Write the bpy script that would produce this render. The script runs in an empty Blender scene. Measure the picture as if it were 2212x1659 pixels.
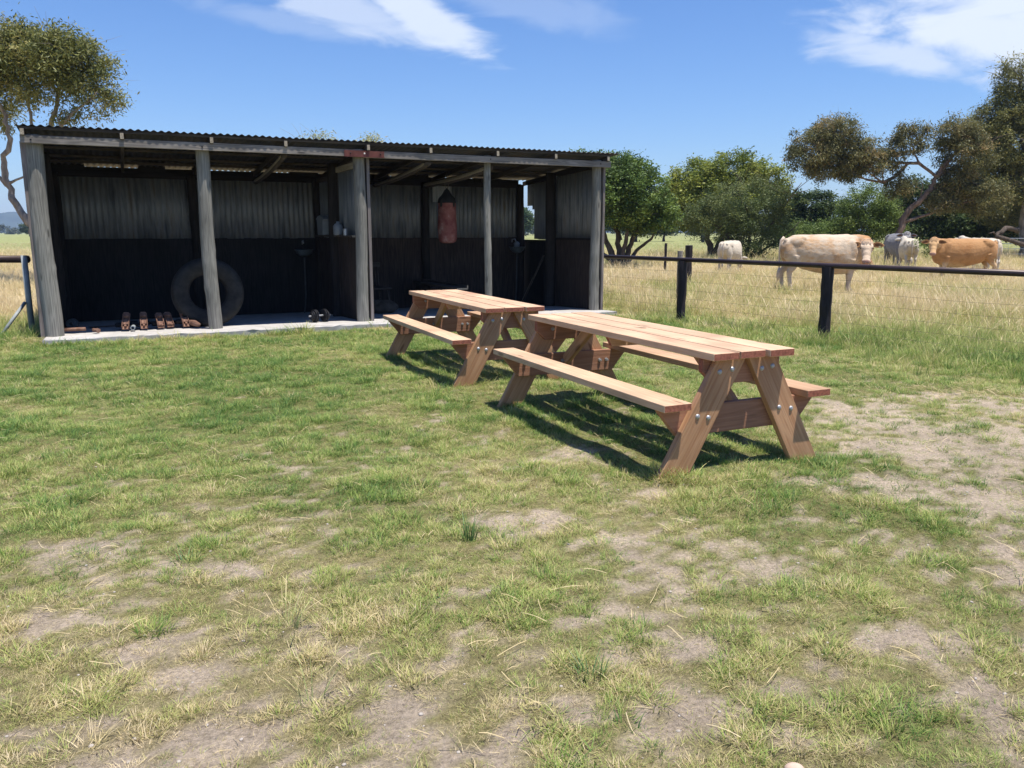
import bpy, bmesh, math, random
import numpy as np
from mathutils import Vector, Matrix

# ------------------------------------------------------------------ camera, sky, sun, exposure
scene = bpy.context.scene
COL = scene.collection
random.seed(7)
rng = np.random.default_rng(11)

cam_d = bpy.data.cameras.new('camera')
cam = bpy.data.objects.new('camera', cam_d)
COL.objects.link(cam)
cam.location = (0, 0, 1.5)
cam.rotation_euler = (math.radians(90 - 10.75), 0, 0)
cam_d.sensor_width = 36
cam_d.lens = 36 * 1726 / 2212
cam_d.clip_start = 0.05
cam_d.clip_end = 9000
scene.camera = cam

SUN = Vector((0.195, -0.128, 1.0)).normalized()
SUN_EL = math.asin(SUN.z)
SUN_AZ = math.atan2(SUN.x, SUN.y)          # clockwise from +Y
world = bpy.data.worlds.new('World')
scene.world = world
world.use_nodes = True


def build_world():
    nt = world.node_tree
    N = nt.nodes
    L = nt.links
    N.clear()
    out = N.new('ShaderNodeOutputWorld')
    bg = N.new('ShaderNodeBackground')
    bg.inputs['Strength'].default_value = 0.092
    sky = N.new('ShaderNodeTexSky')
    sky.sky_type = 'NISHITA'
    sky.sun_disc = False
    sky.sun_elevation = SUN_EL
    sky.sun_rotation = SUN_AZ
    sky.altitude = 100
    sky.air_density = 1.1
    sky.dust_density = 0.2
    sky.ozone_density = 3.0
    tc = N.new('ShaderNodeTexCoord')
    nrm = N.new('ShaderNodeVectorMath'); nrm.operation = 'NORMALIZE'
    L.new(tc.outputs['Generated'], nrm.inputs[0])
    # stretched noise in direction space: wispy cirrus
    sep = N.new('ShaderNodeSeparateXYZ')
    L.new(nrm.outputs[0], sep.inputs[0])

    def math_n(op, a, b=None, c=None):
        m = N.new('ShaderNodeMath'); m.operation = op
        for i, v in enumerate((a, b, c)):
            if v is None: continue
            if isinstance(v, (int, float)): m.inputs[i].default_value = v
            else: L.new(v, m.inputs[i])
        return m.outputs[0]

    mp = N.new('ShaderNodeMapping')
    mp.inputs['Rotation'].default_value = (0, math.radians(22), 0)
    mp.inputs['Scale'].default_value = (5, 5, 16)
    L.new(nrm.outputs[0], mp.inputs[0])
    nz = N.new('ShaderNodeTexNoise')
    nz.inputs['Scale'].default_value = 2.3
    nz.inputs['Detail'].default_value = 9
    nz.inputs['Roughness'].default_value = 0.6
    nz.inputs['Distortion'].default_value = 0.6
    L.new(mp.outputs[0], nz.inputs['Vector'])
    nz2 = N.new('ShaderNodeTexNoise')
    nz2.inputs['Scale'].default_value = 9
    nz2.inputs['Detail'].default_value = 6
    L.new(nrm.outputs[0], nz2.inputs['Vector'])

    def blob(cx, cz, rx, rz, ang):
        # ellipse in (x/y, z/y) of the direction, a patch of sky of its own
        px = math_n('DIVIDE', sep.outputs[0], math_n('MAXIMUM', sep.outputs[1], 0.05))
        pz = math_n('DIVIDE', sep.outputs[2], math_n('MAXIMUM', sep.outputs[1], 0.05))
        dx = math_n('SUBTRACT', px, cx)
        dz = math_n('SUBTRACT', pz, cz)
        ca, sa = math.cos(ang), math.sin(ang)
        u = math_n('ADD', math_n('MULTIPLY', dx, ca / rx), math_n('MULTIPLY', dz, sa / rx))
        v = math_n('ADD', math_n('MULTIPLY', dx, -sa / rz), math_n('MULTIPLY', dz, ca / rz))
        r = math_n('SQRT', math_n('ADD', math_n('MULTIPLY', u, u), math_n('MULTIPLY', v, v)))
        return math_n('SUBTRACT', 1.0, r)

    parts = []
    for cx, cz, rx, rz, ang, gain in CLOUDS:
        b = blob(cx, cz, rx, rz, math.radians(ang))
        n = math_n('MULTIPLY', math_n('SUBTRACT', nz.outputs[0], 0.5), 1.9)
        n2 = math_n('MULTIPLY', math_n('SUBTRACT', nz2.outputs[0], 0.5), 0.7)
        s = math_n('ADD', math_n('ADD', math_n('MULTIPLY', b, 1.35), n), n2)
        mr = N.new('ShaderNodeMapRange')
        mr.interpolation_type = 'SMOOTHSTEP'
        mr.inputs['From Min'].default_value = 0.05
        mr.inputs['From Max'].default_value = 0.95
        mr.inputs['To Max'].default_value = gain
        L.new(s, mr.inputs['Value'])
        parts.append(mr.outputs[0])
    acc = parts[0]
    for p in parts[1:]:
        acc = math_n('MAXIMUM', acc, p)
    mix = N.new('ShaderNodeMix'); mix.data_type = 'RGBA'
    L.new(acc, mix.inputs[0])
    hs = N.new('ShaderNodeHueSaturation')
    hs.inputs['Saturation'].default_value = 1.12
    hs.inputs['Value'].default_value = 1.0
    L.new(sky.outputs[0], hs.inputs['Color'])
    tm = N.new('ShaderNodeVectorMath'); tm.operation = 'MULTIPLY'; tm.inputs[1].default_value = (0.72, 0.85, 1.12)
    L.new(hs.outputs[0], tm.inputs[0]); L.new(tm.outputs[0], mix.inputs[6])
    mix.inputs[7].default_value = (6.4, 7.0, 8.0, 1)
    L.new(mix.outputs[2], bg.inputs['Color'])
    L.new(bg.outputs[0], out.inputs[0])


# centre (x/y, z/y), radii, tilt in degrees, thickness
CLOUDS = [(-0.215, 0.262, 0.20, 0.038, -17, 0.6),
          (-0.10, 0.245, 0.12, 0.034, -26, 0.85),
          (0.02, 0.262, 0.17, 0.030, -10, 0.2),
          (-0.27, 0.245, 0.16, 0.02, -12, 0.22),
          (0.58, 0.225, 0.235, 0.058, -8, 0.95),
          (0.62, 0.275, 0.28, 0.07, 8, 0.95),
          (0.46, 0.205, 0.15, 0.028, -8, 0.72),
          (0.255, 0.063, 0.05, 0.006, 4, 0.3)]
build_world()

sun_d = bpy.data.lights.new('sun', 'SUN')
sun_d.energy = 4.9
sun_d.angle = math.radians(0.53)
sun_d.color = (1.0, 0.94, 0.84)
sun = bpy.data.objects.new('sun', sun_d)
COL.objects.link(sun)
sun.rotation_euler = SUN.to_track_quat('Z', 'Y').to_euler()
sun.location = (3, -3, 20)

scene.view_settings.view_transform = 'Standard'
scene.view_settings.look = 'None'
scene.view_settings.gamma = 1.0
scene.view_settings.exposure = 0.60
scene.render.engine = 'CYCLES'
scene.cycles.max_bounces = 6
scene.cycles.diffuse_bounces = 3
scene.cycles.transparent_max_bounces = 6
scene.cycles.use_denoising = True
scene.cycles.sample_clamp_indirect = 4


# ------------------------------------------------------------------ helpers
def tag(o, label=None, cat=None, group=None, kind=None):
    if label: o['label'] = label
    if cat: o['category'] = cat
    if group: o['group'] = group
    if kind: o['kind'] = kind
    return o


def empty(name, loc=(0, 0, 0), rotz=0, label=None, cat=None, group=None):
    o = bpy.data.objects.new(name, None)
    o.empty_display_size = 0.2
    COL.objects.link(o)
    o.location = loc
    o.rotation_euler = (0, 0, rotz)
    return tag(o, label, cat, group)


def link_mesh(name, me, mats, parent=None):
    o = bpy.data.objects.new(name, me)
    COL.objects.link(o)
    if not isinstance(mats, (list, tuple)): mats = [mats]
    if not me.materials:
        for m in mats: me.materials.append(m)
    if parent is not None: o.parent = parent
    return o


def mesh_np(name, V, F):
    """V (n,3), F (m,k) constant k"""
    me = bpy.data.meshes.new(name)
    V = np.asarray(V, dtype=np.float32); F = np.asarray(F, dtype=np.int32)
    m, k = F.shape
    me.vertices.add(len(V)); me.vertices.foreach_set('co', V.ravel())
    me.loops.add(m * k); me.loops.foreach_set('vertex_index', F.ravel())
    me.polygons.add(m)
    me.polygons.foreach_set('loop_start', np.arange(0, m * k, k, dtype=np.int32))
    me.polygons.foreach_set('loop_total', np.full(m, k, dtype=np.int32))
    me.update(calc_edges=True)
    return me


def smooth(me):
    me.polygons.foreach_set('use_smooth', np.ones(len(me.polygons), dtype=bool))
    me.update()
    return me


class MB:
    """collects shapes for ONE mesh object"""
    def __init__(self): self.bm = bmesh.new()

    def box(self, c, s, rz=0, M=None, bevel=0):
        T = Matrix.Translation(c) @ Matrix.Rotation(rz, 4, 'Z')
        if M is not None: T = M @ T
        T = T @ Matrix.Diagonal((s[0], s[1], s[2], 1))
        r = bmesh.ops.create_cube(self.bm, size=1, matrix=T)
        if bevel:
            es = list({e for v in r['verts'] for e in v.link_edges})
            bmesh.ops.bevel(self.bm, geom=es, offset=bevel, segments=1, affect='EDGES')
        return self

    def tube(self, pts, rad, n=10, noise=0.0, flat=1.0, cap=True, twist=0.0):
        pts = [Vector(p) for p in pts]
        if isinstance(rad, (int, float)): rad = [rad] * len(pts)
        rings = []
        up = None
        for i, p in enumerate(pts):
            t = (pts[min(i + 1, len(pts) - 1)] - pts[max(i - 1, 0)]).normalized()
            if up is None:
                a = Vector((0, 0, 1)) if abs(t.z) < .9 else Vector((1, 0, 0))
                up = (a - t * a.dot(t)).normalized()
            else:
                up = (up - t * up.dot(t)).normalized()
            s = t.cross(up)
            ring = []
            for k in range(n):
                an = 2 * math.pi * k / n + twist * i
                r = rad[i] * (1 + noise * random.uniform(-1, 1))
                ring.append(self.bm.verts.new(p + up * (math.cos(an) * r) + s * (math.sin(an) * r * flat)))
            rings.append(ring)
        for a, b in zip(rings, rings[1:]):
            for k in range(n):
                self.bm.faces.new((a[k], a[(k + 1) % n], b[(k + 1) % n], b[k]))
        if cap:
            self.bm.faces.new(list(reversed(rings[0])))
            self.bm.faces.new(rings[-1])
        return self

    def ellipsoid(self, c, r, M=None, sub=2):
        T = Matrix.Translation(c) @ (M if M is not None else Matrix.Identity(4)) @ Matrix.Diagonal((r[0], r[1], r[2], 1))
        bmesh.ops.create_icosphere(self.bm, subdivisions=sub, radius=1, matrix=T)
        return self

    def lathe(self, prof, n=24, M=None, close=False):
        M = M or Matrix.Identity(4)
        rings = []
        for r, z in prof:
            rings.append([self.bm.verts.new(M @ Vector((r * math.cos(2 * math.pi * k / n), r * math.sin(2 * math.pi * k / n), z))) for k in range(n)])
        prs = list(zip(rings, rings[1:]))
        if close: prs.append((rings[-1], rings[0]))
        for a, b in prs:
            for k in range(n):
                self.bm.faces.new((a[k], a[(k + 1) % n], b[(k + 1) % n], b[k]))
        return self

    def prism(self, pts, t, M=None, bevel=0.003):
        """outline pts (x,z), thickness t along y, centred"""
        M = M or Matrix.Identity(4)
        f = [self.bm.verts.new(M @ Vector((x, -t / 2, z))) for x, z in pts]
        b = [self.bm.verts.new(M @ Vector((x, t / 2, z))) for x, z in pts]
        n = len(pts)
        fs = [self.bm.faces.new(f), self.bm.faces.new(list(reversed(b)))]
        for i in range(n):
            fs.append(self.bm.faces.new((f[(i + 1) % n], f[i], b[i], b[(i + 1) % n])))
        bmesh.ops.recalc_face_normals(self.bm, faces=fs)
        if bevel:
            es = list({e for v in f + b for e in v.link_edges})
            bmesh.ops.bevel(self.bm, geom=es, offset=bevel, segments=1, affect='EDGES')
        return self

    def mesh(self, name, sm=False):
        me = bpy.data.meshes.new(name)
        self.bm.normal_update()
        self.bm.to_mesh(me); self.bm.free()
        if sm: smooth(me)
        return me

    def build(self, name, mat, parent=None, sm=False, loc=None, M=None):
        o = link_mesh(name, self.mesh(name, sm), mat, parent)
        if loc is not None: o.location = loc
        if M is not None: o.matrix_local = M
        return o


# numpy value noise
def vnoise(x, y, seed=0):
    xi = np.floor(x).astype(np.int64); yi = np.floor(y).astype(np.int64)
    fx = x - xi; fy = y - yi
    fx = fx * fx * (3 - 2 * fx); fy = fy * fy * (3 - 2 * fy)

    def h(a, b):
        n = (a * 374761393 + b * 668265263 + seed * 1274126177) & 0x7fffffff
        n = (n ^ (n >> 13)) * 1274126177 & 0x7fffffff
        n = (n ^ (n >> 16)) & 0x7fffffff
        return (n % 65536) / 65535.0
    a = h(xi, yi); b = h(xi + 1, yi); c = h(xi, yi + 1); d = h(xi + 1, yi + 1)
    return (a * (1 - fx) + b * fx) * (1 - fy) + (c * (1 - fx) + d * fx) * fy


def fbm(x, y, f, o=4, seed=0):
    s = 0; a = 1; t = 0
    for i in range(o):
        s = s + a * vnoise(x * f + 17.3 * i, y * f - 9.1 * i, seed + i); t += a; a *= .55; f *= 2.03
    return s / t


def sstep(a, b, x):
    t = np.clip((x - a) / (b - a), 0, 1)
    return t * t * (3 - 2 * t)


# ------------------------------------------------------------------ materials
def new_mat(name):
    m = bpy.data.materials.new(name); m.use_nodes = True
    return m, m.node_tree, m.node_tree.nodes, m.node_tree.links, m.node_tree.nodes['Principled BSDF']


def ramp(N, L, src, stops):
    r = N.new('ShaderNodeValToRGB')
    e = r.color_ramp.elements
    while len(e) < len(stops): e.new(0.5)
    for i, (p, c) in enumerate(stops):
        e[i].position = p; e[i].color = (*c, 1)
    L.new(src, r.inputs[0])
    return r.outputs[0]


def wood_mat(name, dark, light, endc=None, grain=1.0, rough=0.8, knots=True, weather=0.0, axis=0, bump=0.25, dirt=None):
    """grain runs along the object's local axis"""
    m, nt, N, L, P = new_mat(name)
    P.inputs['Roughness'].default_value = rough
    P.inputs['Specular IOR Level'].default_value = 0.25
    tc = N.new('ShaderNodeTexCoord'); oi = N.new('ShaderNodeObjectInfo')
    add = N.new('ShaderNodeVectorMath'); add.operation = 'MULTIPLY_ADD'
    L.new(oi.outputs['Random'], add.inputs[0]); add.inputs[1].default_value = (13.7, 7.1, 5.3)
    L.new(tc.outputs['Object'], add.inputs[2])
    mp = N.new('ShaderNodeMapping')
    sc = [9 * grain] * 3; sc[axis] = 0.55 * grain
    mp.inputs['Scale'].default_value = sc
    L.new(add.outputs[0], mp.inputs[0])
    wv = N.new('ShaderNodeTexNoise')
    wv.inputs['Scale'].default_value = 1.3; wv.inputs['Detail'].default_value = 2; wv.inputs['Distortion'].default_value = 0.5
    L.new(mp.outputs[0], wv.inputs['Vector'])
    # growth rings: sine of a smooth stretched field
    mm = N.new('ShaderNodeMath'); mm.operation = 'MULTIPLY'; mm.inputs[1].default_value = 46
    L.new(wv.outputs[0], mm.inputs[0])
    sn = N.new('ShaderNodeMath'); sn.operation = 'SINE'; L.new(mm.outputs[0], sn.inputs[0])
    s2 = N.new('ShaderNodeMath'); s2.operation = 'MULTIPLY_ADD'; s2.inputs[1].default_value = 0.28; s2.inputs[2].default_value = 0.5
    L.new(sn.outputs[0], s2.inputs[0])
    mp2 = N.new('ShaderNodeMapping')
    sc2 = [75] * 3; sc2[axis] = 2.5
    mp2.inputs['Scale'].default_value = sc2
    L.new(add.outputs[0], mp2.inputs[0])
    fn = N.new('ShaderNodeTexNoise'); fn.inputs['Scale'].default_value = 1; fn.inputs['Detail'].default_value = 4
    L.new(mp2.outputs[0], fn.inputs['Vector'])
    mix = N.new('ShaderNodeMath'); mix.operation = 'MULTIPLY_ADD'; mix.inputs[1].default_value = 0.9
    L.new(fn.outputs[0], mix.inputs[0]); 
    s3 = N.new('ShaderNodeMath'); s3.operation = 'MULTIPLY_ADD'; s3.inputs[1].default_value = 0.55; s3.inputs[2].default_value = -0.22
    L.new(s2.outputs[0], s3.inputs[0]); L.new(s3.outputs[0], mix.inputs[2])
    col = ramp(N, L, mix.outputs[0], [(0.05, dark), (0.5, [(a + b) / 2 for a, b in zip(dark, light)]), (0.95, light)])
    # broad board-to-board and along-board tone
    bn = N.new('ShaderNodeTexNoise'); bn.inputs['Scale'].default_value = 1.8; bn.inputs['Detail'].default_value = 3
    L.new(add.outputs[0], bn.inputs['Vector'])
    hv = N.new('ShaderNodeHueSaturation')
    vr = N.new('ShaderNodeMapRange'); vr.inputs['From Min'].default_value = .3; vr.inputs['From Max'].default_value = .7
    vr.inputs['To Min'].default_value = .78; vr.inputs['To Max'].default_value = 1.18
    L.new(bn.outputs[0], vr.inputs['Value']); L.new(vr.outputs[0], hv.inputs['Value']); L.new(col, hv.inputs['Color'])
    c = hv.outputs[0]
    if dirt:
        dn = N.new('ShaderNodeTexNoise'); dn.inputs['Scale'].default_value = 3.1; dn.inputs['Detail'].default_value = 6
        dm = N.new('ShaderNodeMapping'); ds = [1.6] * 3; ds[axis] = .5; dm.inputs['Scale'].default_value = ds
        L.new(add.outputs[0], dm.inputs[0]); L.new(dm.outputs[0], dn.inputs['Vector'])
        df = N.new('ShaderNodeMapRange'); df.inputs['From Min'].default_value = .55; df.inputs['From Max'].default_value = .7
        df.inputs['To Max'].default_value = dirt[1]
        L.new(dn.outputs[0], df.inputs['Value'])
        dx = N.new('ShaderNodeMix'); dx.data_type = 'RGBA'
        L.new(df.outputs[0], dx.inputs[0]); L.new(c, dx.inputs[6]); dx.inputs[7].default_value = (*dirt[0], 1)
        c = dx.outputs[2]
    if knots:
        vo = N.new('ShaderNodeTexVoronoi'); vo.inputs['Scale'].default_value = 1
        kp = N.new('ShaderNodeMapping'); ks = [7] * 3; ks[axis] = 1.7; kp.inputs['Scale'].default_value = ks
        L.new(add.outputs[0], kp.inputs[0]); L.new(kp.outputs[0], vo.inputs['Vector'])
        kr = N.new('ShaderNodeMapRange'); kr.inputs['From Min'].default_value = .07; kr.inputs['From Max'].default_value = .13
        kr.inputs['To Min'].default_value = .75; kr.inputs['To Max'].default_value = 0
        L.new(vo.outputs['Distance'], kr.inputs['Value'])
        kx = N.new('ShaderNodeMix'); kx.data_type = 'RGBA'
        L.new(kr.outputs[0], kx.inputs[0]); L.new(c, kx.inputs[6]); kx.inputs[7].default_value = (*[v * .45 for v in dark], 1)
        c = kx.outputs[2]
    if endc:
        sp = N.new('ShaderNodeSeparateXYZ'); L.new(tc.outputs['Normal'], sp.inputs[0])
        ab = N.new('ShaderNodeMath'); ab.operation = 'ABSOLUTE'; L.new(sp.outputs[axis], ab.inputs[0])
        gt = N.new('ShaderNodeMath'); gt.operation = 'GREATER_THAN'; gt.inputs[1].default_value = .85; L.new(ab.outputs[0], gt.inputs[0])
        en = N.new('ShaderNodeTexNoise'); en.inputs['Scale'].default_value = 60; L.new(add.outputs[0], en.inputs['Vector'])
        ec = ramp(N, L, en.outputs[0], [(.3, [v * .7 for v in endc]), (.7, [v * 1.25 for v in endc])])
        ex = N.new('ShaderNodeMix'); ex.data_type = 'RGBA'
        L.new(gt.outputs[0], ex.inputs[0]); L.new(c, ex.inputs[6]); L.new(ec, ex.inputs[7])
        c = ex.outputs[2]
    L.new(c, P.inputs['Base Color'])
    bp = N.new('ShaderNodeBump'); bp.inputs['Strength'].default_value = bump; bp.inputs['Distance'].default_value = 0.004
    L.new(mix.outputs[0], bp.inputs['Height']); L.new(bp.outputs[0], P.inputs['Normal'])
    return m


def noise_mat(name, c1, c2, scale=8, rough=0.8, metal=0.0, bump=0.2, dist=0.01, detail=6, stretch=None, spec=0.3, c3=None):
    m, nt, N, L, P = new_mat(name)
    P.inputs['Roughness'].default_value = rough
    P.inputs['Metallic'].default_value = metal
    P.inputs['Specular IOR Level'].default_value = spec
    tc = N.new('ShaderNodeTexCoord')
    mp = N.new('ShaderNodeMapping')
    if stretch: mp.inputs['Scale'].default_value = stretch
    L.new(tc.outputs['Object'], mp.inputs[0])
    n = N.new('ShaderNodeTexNoise'); n.inputs['Scale'].default_value = scale; n.inputs['Detail'].default_value = detail
    n.inputs['Roughness'].default_value = .62
    L.new(mp.outputs[0], n.inputs['Vector'])
    st = [(.3, c1), (.68, c2)] if c3 is None else [(.3, c1), (.55, c2), (.72, c3)]
    L.new(ramp(N, L, n.outputs[0], st), P.inputs['Base Color'])
    if bump:
        bp = N.new('ShaderNodeBump'); bp.inputs['Strength'].default_value = bump; bp.inputs['Distance'].default_value = dist
        L.new(n.outputs[0], bp.inputs['Height']); L.new(bp.outputs[0], P.inputs['Normal'])
    return m


M = {}
M['timber'] = wood_mat('timber', (.38, .225, .13), (.57, .375, .235), endc=(.29, .105, .065), rough=.72)
M['timber_top'] = wood_mat('timber_top', (.47, .30, .19), (.64, .44, .29), endc=(.30, .11, .07), rough=.7, dirt=((.42, .2, .13), .6))
M['timber_leg'] = wood_mat('timber_leg', (.33, .16, .078), (.53, .32, .18), endc=(.27, .11, .07), rough=.72)
M['timber_red'] = wood_mat('timber_red', (.24, .115, .068), (.38, .20, .125), endc=(.22, .08, .05), rough=.75)
M['grey_wood'] = wood_mat('grey_wood', (.10, .09, .083), (.34, .305, .27), rough=.9, bump=.5, weather=1)
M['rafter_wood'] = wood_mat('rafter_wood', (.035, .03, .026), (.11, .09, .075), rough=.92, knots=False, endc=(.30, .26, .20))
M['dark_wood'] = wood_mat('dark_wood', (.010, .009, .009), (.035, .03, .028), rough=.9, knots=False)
M['log_grey'] = wood_mat('log_grey', (.11, .105, .092), (.34, .325, .285), rough=.9, axis=2, bump=.7, grain=1.2)
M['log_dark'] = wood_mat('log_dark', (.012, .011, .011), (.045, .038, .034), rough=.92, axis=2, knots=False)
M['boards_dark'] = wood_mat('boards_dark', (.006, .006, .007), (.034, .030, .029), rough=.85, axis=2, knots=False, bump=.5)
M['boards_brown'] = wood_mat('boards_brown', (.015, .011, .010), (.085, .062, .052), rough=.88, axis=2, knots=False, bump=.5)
M['iron'] = noise_mat('iron', (.10, .105, .115), (.27, .275, .27), 2.2, .55, .35, .05, c3=(.2, .17, .14), stretch=(6, 6, .6))
M['iron_blue'] = noise_mat('iron_blue', (.17, .19, .22), (.34, .36, .38), 2.0, .5, .3, .05, stretch=(5, 5, .7))
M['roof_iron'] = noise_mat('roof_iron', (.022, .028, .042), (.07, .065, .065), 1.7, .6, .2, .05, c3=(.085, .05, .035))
M['concrete'] = noise_mat('concrete', (.33, .315, .30), (.49, .47, .45), 5, .9, 0, .3, .004)
M['steel_blue'] = noise_mat('steel_blue', (.20, .225, .235), (.34, .37, .38), 6, .6, .0, .1)
M['dark_knot'] = noise_mat('dark_knot', (.10, .06, .035), (.26, .17, .11), 60, .8, 0, .1)
M['rust'] = noise_mat('rust', (.07, .038, .03), (.21, .115, .08), 18, .85, .1, .5, .006, c3=(.28, .18, .13))
M['bracket_red'] = noise_mat('bracket_red', (.09, .03, .025), (.19, .07, .055), 9, .6, .3, .2)
M['rail_brown'] = noise_mat('rail_brown', (.022, .013, .013), (.06, .038, .038), 3, .42, .3, .15, spec=.5)
M['post_black'] = noise_mat('post_black', (.010, .008, .010), (.035, .028, .032), 5, .75, 0, .5, .01, stretch=(3, 3, .6))
M['galv'] = noise_mat('galv', (.30, .31, .33), (.50, .51, .53), 30, .45, .55, .1)
M['rubber'] = noise_mat('rubber', (.011, .011, .011), (.036, .034, .032), 9, .75, 0, .35, .004)
M['black_iron'] = noise_mat('black_iron', (.008, .008, .010), (.03, .03, .035), 14, .5, .3, .2)
M['plastic_white'] = noise_mat('plastic_white', (.17, .19, .21), (.27, .29, .31), 3, .4, 0, .05)
M['pipe_dark'] = noise_mat('pipe_dark', (.05, .055, .055), (.11, .11, .11), 6, .6, .2, .1)
M['enamel'] = noise_mat('enamel', (.05, .06, .06), (.12, .14, .14), 6, .35, 0, .1)
M['bag_red'] = noise_mat('bag_red', (.17, .035, .035), (.30, .12, .10), 5, .75, 0, .35, .006, c3=(.48, .34, .30), detail=12)
M['bag_black'] = noise_mat('bag_black', (.01, .01, .01), (.03, .03, .03), 8, .7, 0, .2)
M['sack'] = noise_mat('sack', (.045, .035, .027), (.13, .10, .075), 7, .95, 0, .8, .02)
M['wire'] = noise_mat('wire', (.09, .075, .06), (.2, .17, .14), 9, .6, .6, 0)
M['white_paint'] = noise_mat('white_paint', (.6, .6, .58), (.75, .75, .72), 5, .6, 0, .1)
M['bark'] = noise_mat('bark', (.10, .085, .07), (.34, .30, .26), 3.2, .92, 0, .8, .03, stretch=(3, 3, .6))
M['bark_dark'] = noise_mat('bark_dark', (.035, .028, .022), (.13, .10, .08), 4, .95, 0, .9, .03, stretch=(3, 3, .6))
M['bark_red'] = noise_mat('bark_red', (.06, .042, .034), (.25, .18, .14), 2.6, .92, 0, .8, .03, stretch=(3, 3, .6))
M['hill'] = noise_mat('hill', (.028, .045, .05), (.06, .085, .08), .02, 1, 0, 0)
M['straw'] = noise_mat('straw', (.45, .33, .16), (.68, .54, .32), 9, .8, 0, 0)


# foliage and grass read their own per-leaf colour attribute
def attr_mat(name, attr, translucent=.25, rough=.6, spec=.25):
    m, nt, N, L, P = new_mat(name)
    P.inputs['Roughness'].default_value = rough
    P.inputs['Specular IOR Level'].default_value = spec
    a = N.new('ShaderNodeAttribute'); a.attribute_name = attr
    L.new(a.outputs['Color'], P.inputs['Base Color'])
    if translucent:
        t = N.new('ShaderNodeBsdfTranslucent'); mx = N.new('ShaderNodeMixShader'); mx.inputs[0].default_value = translucent
        L.new(a.outputs['Color'], t.inputs['Color'])
        out = N['Material Output']
        L.new(P.outputs[0], mx.inputs[1]); L.new(t.outputs[0], mx.inputs[2]); L.new(mx.outputs[0], out.inputs[0])
    return m


M['leaf'] = attr_mat('leaf', 'tint', .28, .55, .3)


def grass_mat(name, stops):
    m, nt, N, L, P = new_mat(name)
    P.inputs['Roughness'].default_value = .55
    P.inputs['Specular IOR Level'].default_value = .3
    a = N.new('ShaderNodeAttribute'); a.attribute_type = 'INSTANCER'; a.attribute_name = 'tint'
    b = N.new('ShaderNodeAttribute'); b.attribute_name = 'bl'
    s = N.new('ShaderNodeMath'); s.operation = 'ADD'
    L.new(a.outputs['Fac'], s.inputs[0]); L.new(b.outputs['Fac'], s.inputs[1])
    c = ramp(N, L, s.outputs[0], stops)
    L.new(c, P.inputs['Base Color'])
    t = N.new('ShaderNodeBsdfTranslucent'); L.new(c, t.inputs['Color'])
    mx = N.new('ShaderNodeMixShader'); mx.inputs[0].default_value = .3
    L.new(P.outputs[0], mx.inputs[1]); L.new(t.outputs[0], mx.inputs[2]); L.new(mx.outputs[0], N['Material Output'].inputs[0])
    return m


M['blade'] = grass_mat('blade', [(0.0, (.06, .145, .035)), (.16, (.16, .275, .06)), (.42, (.33, .41, .10)), (.66, (.50, .475, .19)), (.85, (.60, .48, .26)), (1.0, (.72, .60, .38))])

# ------------------------------------------------------------------ the lie of the land
TH = math.radians(25.8)
UX, UY = math.cos(TH), math.sin(TH)
P0 = (-6.44, 11.15)
FA = (1.69, 15.30); FB = (5.75, 9.05)          # right fence line
SOIL = [(0.03, 3.99, 0.22, 0.18), (0.78, 4.35, 0.15, 0.1), (0.51, 3.73, 0.18, 0.16), (0.78, 3.4, 0.23, 0.2), (3.04, 6.45, 0.54, 0.59), (4.21, 6.81, 0.49, 0.47), (3.01, 5.32, 0.48, 0.48), (2.76, 4.35, 0.34, 0.33), (2.31, 4.52, 0.24, 0.22), (-0.33, 2.25, 0.08, 0.22), (-1.24, 3.42, 0.1, 0.09), (-2.0, 3.64, 0.22, 0.1), (-1.31, 4.89, 0.11, 0.12), (-1.37, 2.7, 0.1, 0.08), (-1.14, 2.54, 0.1, 0.1), (-0.9, 2.14, 0.2, 0.11), (0.54, 2.27, 0.09, 0.12), (1.52, 2.77, 0.14, 0.1), (1.6, 2.4, 0.12, 0.1), (1.18, 3.45, 0.19, 0.16), (-1.81, 2.88, 0.11, 0.06), (0.67, 2.7, 0.1, 0.06), (0.33, 5.27, 0.19, 0.16), (0.74, 8.71, 0.3, 0.42), (2.23, 3.3, 0.12, 0.19), (1.79, 4.61, 0.17, 0.17), (-0.06, 2.07, 0.08, 0.04), (-0.62, 2.4, 0.11, 0.07), (0.88, 2.11, 0.08, 0.07), (5.2, 6.4, .6, .5), (3.9, 5.2, .5, .4)]


def shed_sd(x, y):
    dx = x - P0[0]; dy = y - P0[1]
    return dx * UX + dy * UY, -dx * UY + dy * UX


def in_shed(x, y, m=0.0):
    s, d = shed_sd(x, y)
    return (s > -.18 - m) & (s < 9.12 + m) & (d > -.52 - m) & (d < 3.3 + m)


def paddock(x, y):
    """>0 beyond the fences"""
    yr = FA[1] + (x - FA[0]) * (FB[1] - FA[1]) / (FB[0] - FA[0])
    s, d = shed_sd(x, y)
    dr = (y - yr) * .55
    dl = y - (12.5 + 0.02 * (x + 7))
    dm = d - 3.2
    return np.where(x > 1.7, dr, np.where(s < -.1, dl, dm))


def soil_amount(x, y):
    m = np.zeros_like(x)
    for cx, cy, rx, ry in SOIL:
        r2 = ((x - cx) / (rx * 1.25)) ** 2 + ((y - cy) / (ry * 1.25)) ** 2
        m = np.maximum(m, np.exp(-r2 * .9))
    trend = .20 * sstep(4.6, 2.2, y) + .30 * sstep(1.5, 3.2, x) * sstep(9, 6, y) - .32 * sstep(-.5, -3, x) * sstep(4, 6.5, y) - .16 * sstep(5.5, 7.5, y)
    n = fbm(x, y, 3.3, 4, 3) * .5 + fbm(x, y, 11, 3, 8) * .65
    n = n + fbm(x, y, 20, 3, 9) * .75 - .375
    return m * .52 + trend * .8 - .215 + (n - .575) * 1.45


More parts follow.
